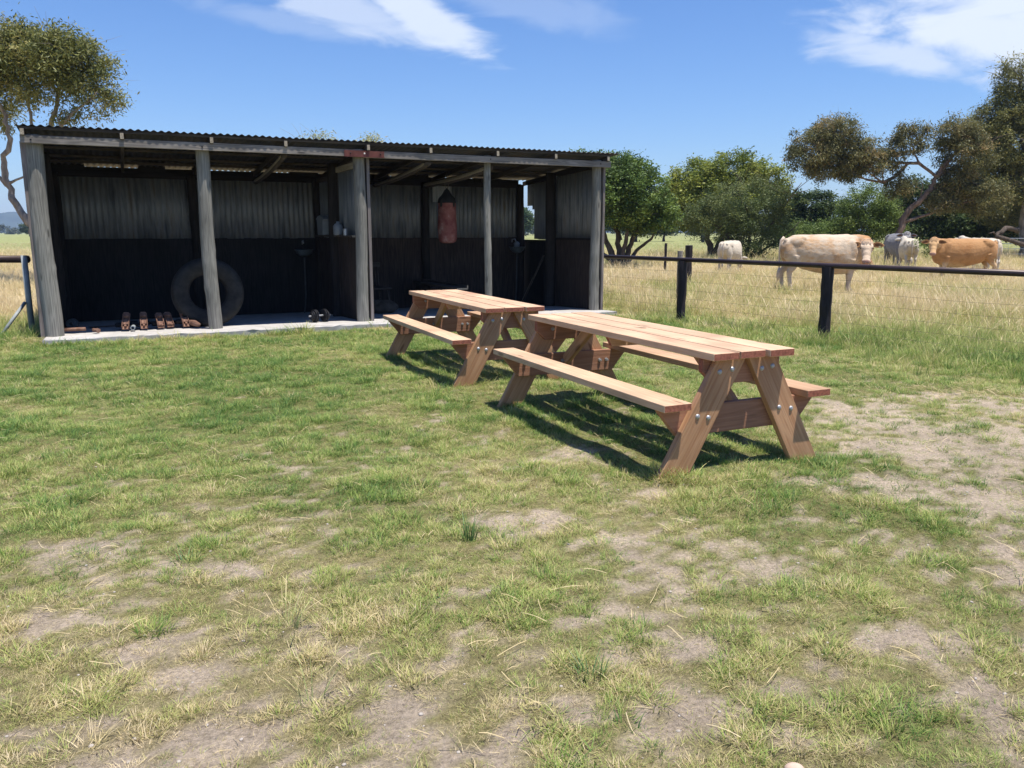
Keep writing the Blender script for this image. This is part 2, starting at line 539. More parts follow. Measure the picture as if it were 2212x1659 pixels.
def dryness(x, y):
    p = paddock(x, y)
    s, d = shed_sd(x, y)
    dd = .33 + .24 * sstep(5.8, 2.6, y) - .14 * sstep(-.3, -3, x) * sstep(4, 6.5, y) + (fbm(x, y, .9, 4, 21) - .5) * .9
    dd = dd + .35 * sstep(-1.2, -.55, d) * ((s > -.5) & (s < 9.3)) * sstep(.3, .6, fbm(x, y, 1.5, 2, 5))
    far = .86 + (fbm(x, y, .45, 4, 33) - .5) * 1.1 - .30 * sstep(2, 6, x) * sstep(16, 9, y) - .18 * sstep(30, 60, y)
    far = far + .18 * sstep(2.5, -3, x) - .38 * np.exp(-((p - .2) / 1.1) ** 2) + .35 * (fbm(x, y, 1.7, 3, 35) - .5)
    return np.where(p > -.35, far, dd)


def ground_color(x, y):
    so = sstep(-.05, .30, soil_amount(x, y))
    dr = np.clip(dryness(x, y), 0, 1)
    p = sstep(-.6, .4, paddock(x, y))
    soil = np.stack([.53 + 0 * x, .43 + 0 * x, .325 + 0 * x], -1) * (0.68 + .66 * fbm(x, y, 7, 5, 40))[..., None]
    thatch = np.stack([.185 + .17 * dr, .18 + .12 * dr, .07 + .08 * dr], -1) * (.65 + .7 * fbm(x, y, 13, 3, 41))[..., None]
    straw = np.stack([.50 + 0 * x, .395 + 0 * x, .215 + 0 * x], -1)
    green = np.stack([.19 + 0 * x, .235 + 0 * x, .085 + 0 * x], -1)
    lawn = thatch * (1 - so[..., None]) + soil * so[..., None]
    w = sstep(.25, .85, dr)[..., None]
    pad = green * (1 - w) + straw * w
    fb = sstep(35, 90, y)[..., None]
    bands = (fbm(x * .25, y, .02, 3, 51))[..., None]
    farc = np.stack([.26 + 0 * x, .275 + 0 * x, .115 + 0 * x], -1) * (.8 + .4 * bands)
    pad = pad * (1 - fb) + farc * fb
    return lawn * (1 - p[..., None]) + pad * p[..., None]


def ground_z(x, y):
    near = sstep(30, 14, np.hypot(x, y))
    z = (fbm(x, y, 1.1, 3, 60) - .5) * .05 * near + (fbm(x, y, 6, 3, 61) - .5) * .026 * near
    z = z + .05 * np.exp(-((x + 6.75) ** 2 + (y - 11.0) ** 2) / .35)
    z = z + .045 * np.exp(-((x - 1.45) ** 2 + (y - 4.9) ** 2) / 1.1) + .045 * np.exp(-((x + .02) ** 2 + (y - 7.8) ** 2) / .8)
    return np.where(in_shed(x, y, -.03), -.3, z)


def graded(lo, hi, fine, far):
    a = [lo]; b = [hi]
    c = np.arange(lo, hi + 1e-6, fine)
    out_hi = []; st = fine; v = hi
    while v < far: st *= 1.16; v += st; out_hi.append(v)
    out_lo = []; st = fine; v = lo
    while v > -far: st *= 1.16; v -= st; out_lo.append(v)
    return np.array(out_lo[::-1] + list(c) + out_hi)


gx = graded(-9, 9, .055, 3600); gy = graded(.6, 17, .055, 3600)
X, Y = np.meshgrid(gx, gy)
Z = ground_z(X, Y)
V = np.stack([X, Y, Z], -1).reshape(-1, 3)
nx, ny = len(gx), len(gy)
idx = np.arange(nx * ny).reshape(ny, nx)
F = np.stack([idx[:-1, :-1], idx[:-1, 1:], idx[1:, 1:], idx[1:, :-1]], -1).reshape(-1, 4)
gm = smooth(mesh_np('ground', V, F))
ca = gm.color_attributes.new('col', 'FLOAT_COLOR', 'POINT')
gc = ground_color(X, Y).reshape(-1, 3)
ca.data.foreach_set('color', np.concatenate([gc, np.ones((len(gc), 1))], 1).astype(np.float32).ravel())
so_at = gm.attributes.new('soil', 'FLOAT', 'POINT')
so_at.data.foreach_set('value', (sstep(-.05, .30, soil_amount(X, Y)) * (1 - sstep(-.6, .2, paddock(X, Y)))).astype(np.float32).ravel())


def ground_mat():
    m, nt, N, L, P = new_mat('ground')
    P.inputs['Roughness'].default_value = .95; P.inputs['Specular IOR Level'].default_value = .1
    a = N.new('ShaderNodeAttribute'); a.attribute_name = 'col'
    so = N.new('ShaderNodeAttribute'); so.attribute_name = 'soil'
    tc = N.new('ShaderNodeTexCoord')
    n1 = N.new('ShaderNodeTexNoise'); n1.inputs['Scale'].default_value = 55; n1.inputs['Detail'].default_value = 8; n1.inputs['Roughness'].default_value = .7
    L.new(tc.outputs['Object'], n1.inputs['Vector'])
    mr = N.new('ShaderNodeMapRange'); mr.inputs['From Min'].default_value = .3; mr.inputs['From Max'].default_value = .7
    mr.inputs['To Min'].default_value = .55; mr.inputs['To Max'].default_value = 1.35
    L.new(n1.outputs[0], mr.inputs['Value'])
    n3 = N.new('ShaderNodeTexNoise'); n3.inputs['Scale'].default_value = .35; n3.inputs['Detail'].default_value = 7; n3.inputs['Roughness'].default_value = .65
    L.new(tc.outputs['Object'], n3.inputs['Vector'])
    mr3 = N.new('ShaderNodeMapRange'); mr3.inputs['From Min'].default_value = .3; mr3.inputs['From Max'].default_value = .7
    mr3.inputs['To Min'].default_value = .85; mr3.inputs['To Max'].default_value = 1.15
    L.new(n3.outputs[0], mr3.inputs['Value'])
    mm = N.new('ShaderNodeMath'); mm.operation = 'MULTIPLY'; L.new(mr.outputs[0], mm.inputs[0]); L.new(mr3.outputs[0], mm.inputs[1])
    vm = N.new('ShaderNodeVectorMath'); vm.operation = 'SCALE'
    L.new(a.outputs['Color'], vm.inputs[0]); L.new(mm.outputs[0], vm.inputs['Scale'])
    # pale grit in the bare soil
    vo = N.new('ShaderNodeTexVoronoi'); vo.inputs['Scale'].default_value = 85; L.new(tc.outputs['Object'], vo.inputs['Vector'])
    gr = N.new('ShaderNodeMapRange'); gr.inputs['From Min'].default_value = .10; gr.inputs['From Max'].default_value = .2
    gr.inputs['To Min'].default_value = .7; gr.inputs['To Max'].default_value = 0
    L.new(vo.outputs['Distance'], gr.inputs['Value'])
    gm2 = N.new('ShaderNodeMath'); gm2.operation = 'MULTIPLY'; L.new(gr.outputs[0], gm2.inputs[0]); L.new(so.outputs['Fac'], gm2.inputs[1])
    sel = N.new('ShaderNodeMath'); sel.operation = 'MULTIPLY'
    sp = N.new('ShaderNodeSeparateXYZ'); L.new(vo.outputs['Color'], sp.inputs[0])
    g3 = N.new('ShaderNodeMath'); g3.operation = 'GREATER_THAN'; g3.inputs[1].default_value = .72; L.new(sp.outputs[0], g3.inputs[0])
    L.new(gm2.outputs[0], sel.inputs[0]); L.new(g3.outputs[0], sel.inputs[1])
    mx = N.new('ShaderNodeMix'); mx.data_type = 'RGBA'; mx.inputs[7].default_value = (.62, .58, .52, 1)
    L.new(sel.outputs[0], mx.inputs[0]); L.new(vm.outputs[0], mx.inputs[6])
    L.new(mx.outputs[2], P.inputs['Base Color'])
    n2 = N.new('ShaderNodeTexNoise'); n2.inputs['Scale'].default_value = 34; n2.inputs['Detail'].default_value = 10; n2.inputs['Roughness'].default_value = .7
    L.new(tc.outputs['Object'], n2.inputs['Vector'])
    bp = N.new('ShaderNodeBump'); bp.inputs['Strength'].default_value = 1.0; bp.inputs['Distance'].default_value = .05
    L.new(n2.outputs[0], bp.inputs['Height']); L.new(bp.outputs[0], P.inputs['Normal'])
    return m


go = link_mesh('ground', gm, ground_mat())
tag(go, kind='structure')

# distant hills: a ridge standing on the plain
def hills():
    n = 420
    az = np.linspace(-1.25, 1.25, n)
    D = 2500.0
    prof = 24 + 26 * vnoise(az * 9, az * 0, 70) + 9 * vnoise(az * 31, az * 0, 71) + 3 * vnoise(az * 90, az * 0, 72)
    prof = prof + 26 * np.exp(-((az + .552) / .028) ** 2) + 20 * np.exp(-((az - .012) / .03) ** 2) + 38 * np.exp(-((az - .40) / .09) ** 2)
    rows = [(-.02, 0.0), (.02, .35), (.05, .75), (.08, 1.0), (.12, .9), (.2, .5), (.3, -.02)]
    V = []
    for r, h in rows:
        d = D * (1 + r)
        jit = 1 + .12 * (vnoise(az * 60, az * 0 + r * 40, 73) - .5) * (h > .2) * (h < .99)
        V.append(np.stack([np.sin(az) * d, np.cos(az) * d, prof * h * jit - 3], -1))
    V = np.concatenate(V)
    ii = np.arange(len(rows) * n).reshape(len(rows), n)
    F = np.stack([ii[:-1, :-1], ii[:-1, 1:], ii[1:, 1:], ii[1:, :-1]], -1).reshape(-1, 4)
    o = link_mesh('hills', smooth(mesh_np('hills', V, F)), M['hill'])
    tag(o, kind='structure')


hills()

# ------------------------------------------------------------------ the shed
shed = empty('open_shed', (P0[0], P0[1], 0), TH, 'long open-fronted farm shed of grey posts, dark boards and corrugated iron', 'shed')


def zs(d): return .08 - .034 * (d + .5)


def zroof(d): return 2.905 - .078 * (d + .3)


def log_post(s, d, r, z0, z1, mat, n=20, seed=0, lean=(0, 0)):
    random.seed(100 + seed)
    k = 26
    bm = bmesh.new(); rings = []
    kn = [(random.uniform(0, 6.28), random.uniform(.3, 2.4), random.uniform(.08, .2) * r * 1.1) for _ in range(6)]
    ph = random.uniform(0, 6)
    for i in range(k + 1):
        t = i / k; z = z0 + (z1 - z0) * t
        ring = []
        ox = .012 * math.sin(2.1 * t * 3 + ph) + lean[0] * t; oy = .010 * math.cos(1.7 * t * 3 + ph) + lean[1] * t
        for j in range(n):
            a = 2 * math.pi * j / n
            rr = r * (1.04 - .08 * t) * (1 + .035 * math.sin(a * 3 + ph + t * 4) + .02 * math.sin(a * 7 + t * 9) + random.uniform(-.012, .012))
            for ka, kz, kh in kn:
                da = (a - ka + math.pi) % (2 * math.pi) - math.pi
                rr += kh * math.exp(-(da / .35) ** 2 - ((z - kz) / .06) ** 2)
            ring.append(bm.verts.new((math.cos(a) * rr + ox, math.sin(a) * rr + oy, z)))
        rings.append(ring)
    for a, b in zip(rings, rings[1:]):
        for j in range(n):
            bm.faces.new((a[j], a[(j + 1) % n], b[(j + 1) % n], b[j]))
    bm.faces.new(rings[-1]); bm.faces.new(list(reversed(rings[0])))
    me = bpy.data.meshes.new('post'); bm.to_mesh(me); bm.free(); smooth(me)
    o = link_mesh('post', me, mat, shed); o.location = (s, d, 0)
    return o


for i, (s, r, m) in enumerate([(0.0, .115, 'log_grey'), (2.15, .098, 'log_grey'), (4.47, .095, 'log_grey'), (6.71, .062, 'log_grey'), (8.90, .088, 'log_grey')]):
    log_post(s, .06, r, -.1, 2.79, M[m], seed=i, lean=((-.02, 0) if i == 1 else (0, 0)))
for i, s in enumerate([.02, 2.2, 4.44, 6.63, 8.80]):
    log_post(s, 3.0, .085, -.2, 2.5, M['log_dark'], seed=20 + i)
log_post(8.82, 1.66, .105, -.1, 2.66, M['log_dark'], seed=30)
log_post(4.40, 1.52, .10, -.1, 2.68, M['log_dark'], seed=31)
log_post(0.02, 1.52, .09, -.1, 2.68, M['log_dark'], seed=32)
# sawn trims beside the corner and middle posts
for s, d, w in [(-.105, .075, .10), (4.605, .07, .05), (9.025, .04, .045)]:
    b = MB(); b.box((0, 0, 1.36), (w, .12, 2.68), bevel=.004); b.build('post_trim', wood_mat('trim_wood', (.10, .088, .08), (.33, .28, .26), rough=.9, axis=2, bump=.5) if 'trim_wood' not in bpy.data.materials else bpy.data.materials['trim_wood'], shed, loc=(s, d, 0))

# floor slab, top falling a little towards the back
b = MB()
b.prism([(-.50, -.25), (-.50, .08), (3.22, zs(3.22)), (3.22, -.28)], 9.16, Matrix.Translation((4.48, 0, 0)) @ Matrix.Rotation(math.pi / 2, 4, 'Z'), bevel=.012)
slab = b.mesh('floor_slab')
# chipped front edge
bm = bmesh.new(); bm.from_mesh(slab)
bmesh.ops.subdivide_edges(bm, edges=[e for e in bm.edges if e.calc_length() > 5], cuts=90)
for v in bm.verts:
    if v.co.y < -.45 and v.co.z > 0:
        v.co.y += random.uniform(-.018, .012) + .05 * (vnoise(np.array([v.co.x * 1.1]), np.array([.5]), 5)[0] - .5); v.co.z += random.uniform(-.006, .002)
bm.to_mesh(slab); bm.free()
link_mesh('floor_slab', slab, M['concrete'], shed)

# front beam in two lengths, steel joint plate and bolts
for s0, s1, z0, z1, t in [(-.135, 4.50, 2.665, 2.773, .05), (4.503, 9.10, 2.655, 2.762, .047)]:
    b = MB(); b.box((0, 0, 0), (s1 - s0, t, z1 - z0), bevel=.004)
    b.build('front_beam', M['grey_wood'], shed, loc=((s0 + s1) / 2, -.085, (z0 + z1) / 2))
b = MB(); b.box((0, 0, 0), (.64, .008, .10)); b.box((0, -.014, -.048), (.64, .03, .006))
jp = b.build('joint_plate', M['bracket_red'], shed, loc=(4.52, -.116, 2.71))
b = MB(); b.ellipsoid((0, 0, 0), (.014, .009, .014)); b.build('bolt', M['white_paint'], jp, sm=True, loc=(.0, -.008, .005))
for s in (-.01, 2.13, 4.3, 4.78, 6.7, 8.88):
    b = MB(); b.ellipsoid((0, 0, 0), (.012, .012, .012)); b.build('bolt', M['black_iron'], shed, sm=True, loc=(s, -.125 if 4.2 < s < 4.8 else -.112, 2.715))

# rafters (front to back) and purlins (side to side)
for s in [-.10, 1.09, 2.26, 3.31, 4.58, 5.62, 6.82, 7.94, 9.02]:
    L0, L1 = -.150, 3.28
    zc0, zc1 = zroof(L0) - .085, zroof(L1) - .085
    ln = math.hypot(L1 - L0, zc1 - zc0)
    b = MB(); b.box((0, 0, 0), (ln, .05, .085), bevel=.003)
    Mx = Matrix.Translation((s, (L0 + L1) / 2, (zc0 + zc1) / 2)) @ Matrix.Rotation(math.pi / 2, 4, 'Z') @ Matrix.Rotation(-math.atan2(zc1 - zc0, ln), 4, 'Y')
    b.build('rafter', M['rafter_wood'], shed, M=Mx)
for d in (-.075, .62, 1.35, 2.1, 2.62):
    b = MB(); b.box((0, 0, 0), (9.22, .07, .035), bevel=.003)
    b.build('purlin', M['rafter_wood'], shed, loc=(4.50, d, zroof(d) - .024))
# heavy crooked poles crossing under the roof of the right bays
for s0, d0, z0, s1, d1, z1, r in [(5.62, -.02, 2.62, 5.58, 2.98, 2.42, .05), (6.80, .12, 2.60, 6.6, 2.9, 2.44, .06), (3.32, .05, 2.66, 3.30, 2.95, 2.42, .045)]:
    b = MB(); b.tube([(s0 + (s1 - s0) * t, d0 + (d1 - d0) * t, z0 + (z1 - z0) * t - .04 * math.sin(t * 3.1)) for t in np.linspace(0, 1, 12)], [r * (1 + .06 * math.sin(i * 2.1)) for i in range(12)], 12)
    b.build('roof_pole', M['rafter_wood'], shed, sm=True)


def corrugated(x0, x1, za, zb, pitch=.095, amp=.010, seg=8, thick=.0012):
    """sheet in the xz plane (ridges run along z), both faces built"""
    n = max(8, int((x1 - x0) / pitch * seg))
    xs = np.linspace(x0, x1, n + 1)
    y = amp * np.sin(xs / pitch * 2 * math.pi)
    rows = [za, zb]
    V = []; F = []
    for side in (thick, -thick):
        for r in rows:
            z = r(xs) if callable(r) else np.full_like(xs, r)
            V.append(np.stack([xs, y + side, z], -1))
    V = np.concatenate(V); m = n + 1
    a = np.arange(n)
    F = [np.stack([a, a + 1, a + 1 + m, a + m], -1), np.stack([a + 2 * m + 1, a + 2 * m, a + 3 * m, a + 3 * m + 1], -1),
         np.stack([a + 1, a, a + 2 * m, a + 2 * m + 1], -1), np.stack([a + m, a + m + 1, a + 3 * m + 1, a + 3 * m], -1)]
    return V, np.concatenate(F)


def sheets(name, mat, lst, M4, parent, pitch=.095, amp=.010):
    Vs = []; Fs = []; k = 0
    for x0, x1, za, zb, yo in lst:
        V, F = corrugated(x0, x1, za, zb, pitch, amp)
        V = V + np.array([0, yo, 0]); Vs.append(V); Fs.append(F + k); k += len(V)
    V = np.concatenate(Vs); Mn = np.array(M4)
    V = V @ Mn[:3, :3].T + Mn[:3, 3]
    return link_mesh(name, smooth(mesh_np(name, V, np.concatenate(Fs))), mat, parent)


# roof: sheets side by side, front edge a little ragged
random.seed(4)
R = []
x = -.175; k = 0
while x < 9.2:
    x1 = min(x + .80, 9.23)
    R.append((x, x1 + .03, -3.38 + random.uniform(-.04, .03), .143 + .015 * x / 9 + random.uniform(-.004, .004), (k % 2) * .0035))
    x = x1; k += 1
# sheet plane: local z -> -depth, local y -> up (tilted with the roof)
sl = math.atan(.078)
Mr = Matrix.Translation((0, 0, zroof(0) + .004)) @ Matrix(((1, 0, 0, 0), (0, 0, -1, 0), (0, 1, 0, 0), (0, 0, 0, 1)))
Mr = Matrix.Translation((0, 0, zroof(0) + .004)) @ Matrix.Rotation(-sl, 4, 'X') @ Matrix(((1, 0, 0, 0), (0, 0, -1, 0), (0, 1, 0, 0), (0, 0, 0, 1)))
sheets('roof_sheeting', M['roof_iron'], R, Mr, shed, pitch=.0985, amp=.0115)

# walls: iron above, boards below
I4 = Matrix.Identity(4)


def back(): return Matrix.Translation((0, 3.07, 0))


def side(s): return Matrix.Translation((s, 0, 0)) @ Matrix.Rotation(math.pi / 2, 4, 'Z')


def iron_run(x0, x1, z0, z1, seed, w=.76):
    random.seed(seed); out = []; x = x0; k = 0
    while x < x1 - .02:
        e = min(x + w * random.uniform(.7, 1.05), x1)
        out.append((x, min(e + .02, x1), z0 + random.uniform(-.012, .0), z1 + random.uniform(-.02, .0), (k % 2) * .005)); x = e; k += 1
    return out


def board_run(name, x0, x1, z0, z1, M4, mat, seed, w=(.10, .17), gap=.004, parent=shed):
    random.seed(seed); b = MB(); x = x0
    while x < x1 - .01:
        ww = min(random.uniform(*w), x1 - x)
        g = gap * random.uniform(.2, 1.6)
        zt = z1 + random.uniform(-.008, .004); y = random.uniform(-.004, .006)
        b.box((x + ww / 2, y, (z0 + zt) / 2), (ww - g + (.006 if gap < .0005 else 0), .022 + (.004 * (int(x * 50) % 2)), zt - z0), M=M4)
        x += ww
    return b.build(name, mat, parent)


for i, (a, e) in enumerate([(-.10, 2.2), (2.205, 4.45), (4.455, 6.63), (6.635, 8.78)]):
    sheets('iron_wall', M['iron'], iron_run(a, e, 1.36, 2.46, 40 + i), back(), shed)
    board_run('board_wall', a, e, -.12, 1.39, back() @ Matrix.Translation((0, -.03, 0)), M['boards_dark'] if i < 2 else M['boards_brown'], 50 + i, w=(.10, .17) if i < 2 else (.14, .24), gap=.0002)
    b = MB(); b.box((0, 0, 0), (e - a + .1, .05, .085)); b.build('wall_rail', M['dark_wood'], shed, loc=((a + e) / 2, 3.03, 2.475))
# a newer patch over the iron of the third bay
sheets('iron_patch', M['iron_blue'], [(6.90, 7.16, 1.37, 2.10, 0)], Matrix.Translation((0, 3.035, 0)), shed, amp=.004)
b = MB(); b.box((0, 0, 0), (.42, .006, .34)); b.build('iron_patch', M['iron'], shed, loc=(7.02, 3.035, 2.28))
# loose strips that half close the gap under the roof
b = MB(); b.box((0, 0, 0), (8.9, .016, .10)); b.build('wall_strip', M['dark_wood'], shed, loc=(4.36, 3.11, 2.558))
for a, e, z in [(1.34, 1.78, 2.60), (2.22, 2.5, 2.58), (5.5, 5.9, 2.575), (6.2, 6.75, 2.59), (7.75, 8.4, 2.56), (3.95, 4.5, 2.57), (-.1, .5, 2.60), (3.25, 3.4, 2.56)]:
    b = MB(); b.box((0, 0, 0), (e - a, .012, .14)); b.build('wall_strip', M['dark_wood'], shed, loc=((a + e) / 2, 3.09, z - .01))
# left wall
sheets('iron_wall', M['iron'], iron_run(.1, 3.0, 1.36, 2.62, 61), side(-.10), shed)
board_run('board_wall', .1, 3.0, -.1, 1.38, side(-.07), M['boards_dark'], 62)
# partition
sheets('iron_wall', M['iron_blue'], iron_run(.20, 1.42, 1.44, 2.52, 63) + iron_run(1.62, 2.95, 1.44, 2.48, 64), side(4.47), shed, amp=.006)
board_run('board_wall', .14, 1.44, -.05, 1.42, side(4.44), M['boards_brown'], 65)
board_run('board_wall', 1.62, 2.95, -.08, 1.40, side(4.44), M['boards_brown'], 66)
b = MB(); b.box((0, 0, 0), (2.8, .10, .03)); b.build('ledge', M['rafter_wood'], shed, M=side(4.40) @ Matrix.Translation((1.55, 0, 1.435)))
b = MB(); b.box((0, 0, 0), (1.15, .04, .09), bevel=.003); b.build('top_rail', wood_mat('pale_rail', (.22, .19, .15), (.42, .38, .31), rough=.85), shed, M=side(4.43) @ Matrix.Translation((.78, 0, 2.56)))
b = MB(); b.box((0, 0, 0), (1.3, .04, .08), bevel=.003); b.build('top_rail', M['rafter_wood'], shed, M=side(4.43) @ Matrix.Translation((2.3, 0, 2.46)))
# right wall, its back corner torn open
sheets('iron_wall', M['iron'], iron_run(.10, 1.66, 1.38, 2.69, 67), side(8.98), shed, pitch=.078)
sheets('iron_wall', M['iron_blue'], [(1.64, 2.50, 1.35, 2.60, 0), (2.48, 2.66, 1.36, 2.60, .005), (2.64, 2.76, 1.98, 2.60, 0), (2.74, 2.98, 2.06, 2.58, .005)], side(8.98), shed, pitch=.078)
board_run('board_wall', .10, 1.66, -.1, 1.36, side(8.94), M['boards_brown'], 68, w=(.08, .13), gap=.004)
board_run('board_wall', 1.665, 3.12, -.12, 1.31, side(8.94), M['boards_dark'], 69, w=(.08, .14), gap=.001)
for a, e, z in [(.16, 1.56, 1.375), (1.77, 3.02, 1.325)]:
    b = MB(); b.box((0, 0, 0), (e - a, .06, .04), bevel=.003); b.build('wall_rail', M['dark_wood'], shed, M=side(8.915) @ Matrix.Translation(((a + e) / 2, 0, z)))
for a, e, z0, z1 in [(.2, 1.56, 2.685, 2.655), (1.77, 2.95, 2.61, 2.53)]:
    b = MB(); b.box((0, 0, 0), (e - a, .05, .09)); b.build('wall_rail', M['dark_wood'], shed, M=side(8.93) @ Matrix.Translation(((a + e) / 2, 0, (z0 + z1) / 2)) @ Matrix.Rotation(.05, 4, 'Y'))


# ------------------------------------------------------------------ things kept in the shed
def at_shed(s, d, z=0.0):
    return Vector((P0[0] + s * UX - d * UY, P0[1] + s * UY + d * UX, z))


# big bald tyre
def tyre():
    ro, ri, w = .535, .275, .29
    prof = []
    pts = [(ri, -.07), (ri + .02, -.10), (ri + .07, -.125), (ri + .14, -.145), (ri + .19, -.147), (ro - .045, -.135), (ro - .02, -.128), (ro - .022, -.118), (ro - .005, -.112),
           (ro, -.085), (ro - .014, -.082), (ro - .014, -.072), (ro, -.069), (ro + .002, -.035), (ro - .013, -.032), (ro - .013, -.022), (ro + .003, -.019)]
    full = pts + [(r, -z) for r, z in reversed(pts)]
    inner = [(ri + .015, .055), (ri + .06, .10), (ro - .08, .10), (ro - .05, 0), (ro - .08, -.10), (ri + .06, -.10), (ri + .015, -.055)]
    b = MB()
    n = 96
    rings = []
    prof = full + inner
    for k in range(n):
        a = 2 * math.pi * k / n
        ring = []
        for i, (r, z) in enumerate(prof):
            rr = r
            if i in (6, 7, len(full) - 7, len(full) - 8) and k % 3 == 0: rr -= .010      # shoulder lugs
            ring.append(b.bm.verts.new((rr * math.cos(a), rr * math.sin(a), z)))
        rings.append(ring)
    m = len(prof)
    for k in range(n):
        r0, r1 = rings[k], rings[(k + 1) % n]
        for i in range(m):
            b.bm.faces.new((r0[i], r1[i], r1[(i + 1) % m], r0[(i + 1) % m]))
    bmesh.ops.recalc_face_normals(b.bm, faces=b.bm.faces[:])
    o = b.build('tyre', M['rubber'], sm=True)
    p = at_shed(2.13, .62, zs(.6) + ro - .01)
    o.location = p
    o.rotation_euler = (Vector((UY * .95 + .02, -UX, .14)).normalized()).to_track_quat('Z', 'Y').to_euler()
    tag(o, 'large worn black truck tyre standing upright behind the second front post of the shed', 'tyre')


tyre()

# dumbbell
db = empty('dumbbell', at_shed(3.80, .32, zs(.3)), TH + .35, 'black dumbbell with round plates lying on the concrete near the middle post', 'dumbbell')
RX = Matrix.Rotation(math.pi / 2, 4, 'Y')
b = MB(); b.tube([(-.2, 0, .105), (.2, 0, .105)], .014, 12); b.build('bar', M['galv'], db, sm=False)
for sx in (-1, 1):
    for x, r in ((.075, .105), (.105, .105), (.13, .08), (.15, .06)):
        b = MB(); b.lathe([(0.02, -.011), (r * .9, -.011), (r, -.006), (r, .006), (r * .9, .011), (.02, .011)], 28, Matrix.Translation((sx * x, 0, .105)) @ RX, close=True)
        b.build('weight_plate', M['black_iron'], db)

# punching bag
bg = empty('punching_bag', at_shed(6.66, 1.85, 0), TH, 'faded red punching bag with black top hanging from a rafter', 'punching bag')
b = MB(); prof = [(.02, 1.29), (.10, 1.295), (.155, 1.32), (.178, 1.38), (.186, 1.55), (.180, 1.75), (.172, 1.95), (.165, 2.08), (.15, 2.13), (.06, 2.15), (.01, 2.15)]
b.lathe([(0.001, 1.288)] + prof, 32)
for v in b.bm.verts:
    a = math.atan2(v.co.y, v.co.x); f = 1 + .02 * math.sin(3 * a + v.co.z * 7) + .015 * math.sin(9 * a + v.co.z * 13)
    v.co.x *= f; v.co.y *= f
b.build('bag_body', M['bag_red'], bg, sm=True)
b = MB()
for k in range(4):
    a = k * math.pi / 2 + .5
    b.tube([(math.cos(a) * .172, math.sin(a) * .172, 1.98), (math.cos(a) * .165, math.sin(a) * .165, 2.10), (math.cos(a) * .09, math.sin(a) * .09, 2.2), (0, 0, 2.32)], [.02, .022, .018, .012], 6, flat=1.6)
b.lathe([(.176, 2.05), (.174, 2.09), (.16, 2.14), (.10, 2.2), (.04, 2.3), (.0, 2.31)], 24)
b.build('strap', M['bag_black'], bg, sm=True)
b = MB(); b.tube([(0, 0, 2.30), (.035, 0, 2.36), (.035, 0, 2.5), (.0, 0, 2.62), (-.035, 0, 2.5), (-.035, 0, 2.36), (0, 0, 2.30)], .006, 6)
b.build('hanging_rope', M['wire'], bg, sm=True)


# wash basins on pipes
def basin(s, d, z, rz, label, extra):
    e = empty('wash_basin', at_shed(s, d, zs(d)), TH + rz, label, 'basin', 'old basins on the back wall of the shed')
    zz = z - zs(d)
    b = MB(); b.lathe([(.03, zz - .13), (.09, zz - .11), (.145, zz - .06), (.165, zz), (.175, zz + .008), (.175, zz + .002), (.155, zz - .008), (.13, zz - .06), (.08, zz - .095), (.0, zz - .105)], 28)
    b.build('bowl', M['enamel'], e, sm=True)
    b = MB(); b.tube([(0, 0, zz - .12), (0, .01, zz - .2), (0, .02, .35), (-.02, .02, .12), (-.05, .0, .0)], .014, 8); b.build('drain_pipe', M['pipe_dark'], e, sm=True)
    b = MB(); b.tube([(0, .15, zz + .1), (0, .14, zz + .16), (0, .06, zz + .17), (0, .04, zz + .12)], .012, 8); b.build('tap', M['galv'], e, sm=True)
    if extra:
        b = MB(); b.lathe([(.0, 0), (.06, .0), (.065, .1), (.02, .14), (.0, .14)], 16, Matrix.Translation((.04, .05, zz - .02))); b.build('cup', M['plastic_white'], e, sm=True)


basin(4.10, 2.80, 1.17, 0, 'round enamel basin on a thin pipe in the back corner of the left bays', False)
basin(8.62, 2.78, 1.19, .4, 'grey basin on a pole below the torn opening at the right back corner', True)

# things on the partition ledge
b = MB()
b.prism([(-.21, 0), (.21, 0), (.25, .26), (.30, .29), (.29, .31), (.18, .345), (-.05, .36), (-.29, .30), (-.30, .28), (-.25, .26)], .16, bevel=.012)
o = b.build('plastic_tub', M['plastic_white']); o.location = at_shed(4.36, 2.18, 1.45); o.rotation_euler = (0, 0, TH + math.pi / 2)
tag(o, 'pale plastic tub with a curved lid on the ledge of the dividing wall', 'tub')
b = MB(); b.lathe([(0, 0), (.075, 0), (.085, .02), (.085, .15), (.06, .19), (.03, .205), (.03, .235), (0, .235)], 20)
b.tube([(.06, 0, .18), (.125, 0, .16), (.125, 0, .06), (.08, 0, .04)], .012, 8)
o = b.build('plastic_jug', M['plastic_white'], sm=True); o.location = at_shed(4.36, 1.12, 1.45); o.rotation_euler = (0, 0, TH + 1.2)
tag(o, 'grey plastic jug with handle on the ledge right behind the middle post', 'jug')
b = MB(); b.lathe([(0, 0), (.04, 0), (.042, .10), (.036, .11), (0, .11)], 16)
o = b.build('tin_can', M['galv'], sm=False); o.location = at_shed(4.36, .62, 1.45)
tag(o, 'small pale tin can at the front end of the ledge', 'can')

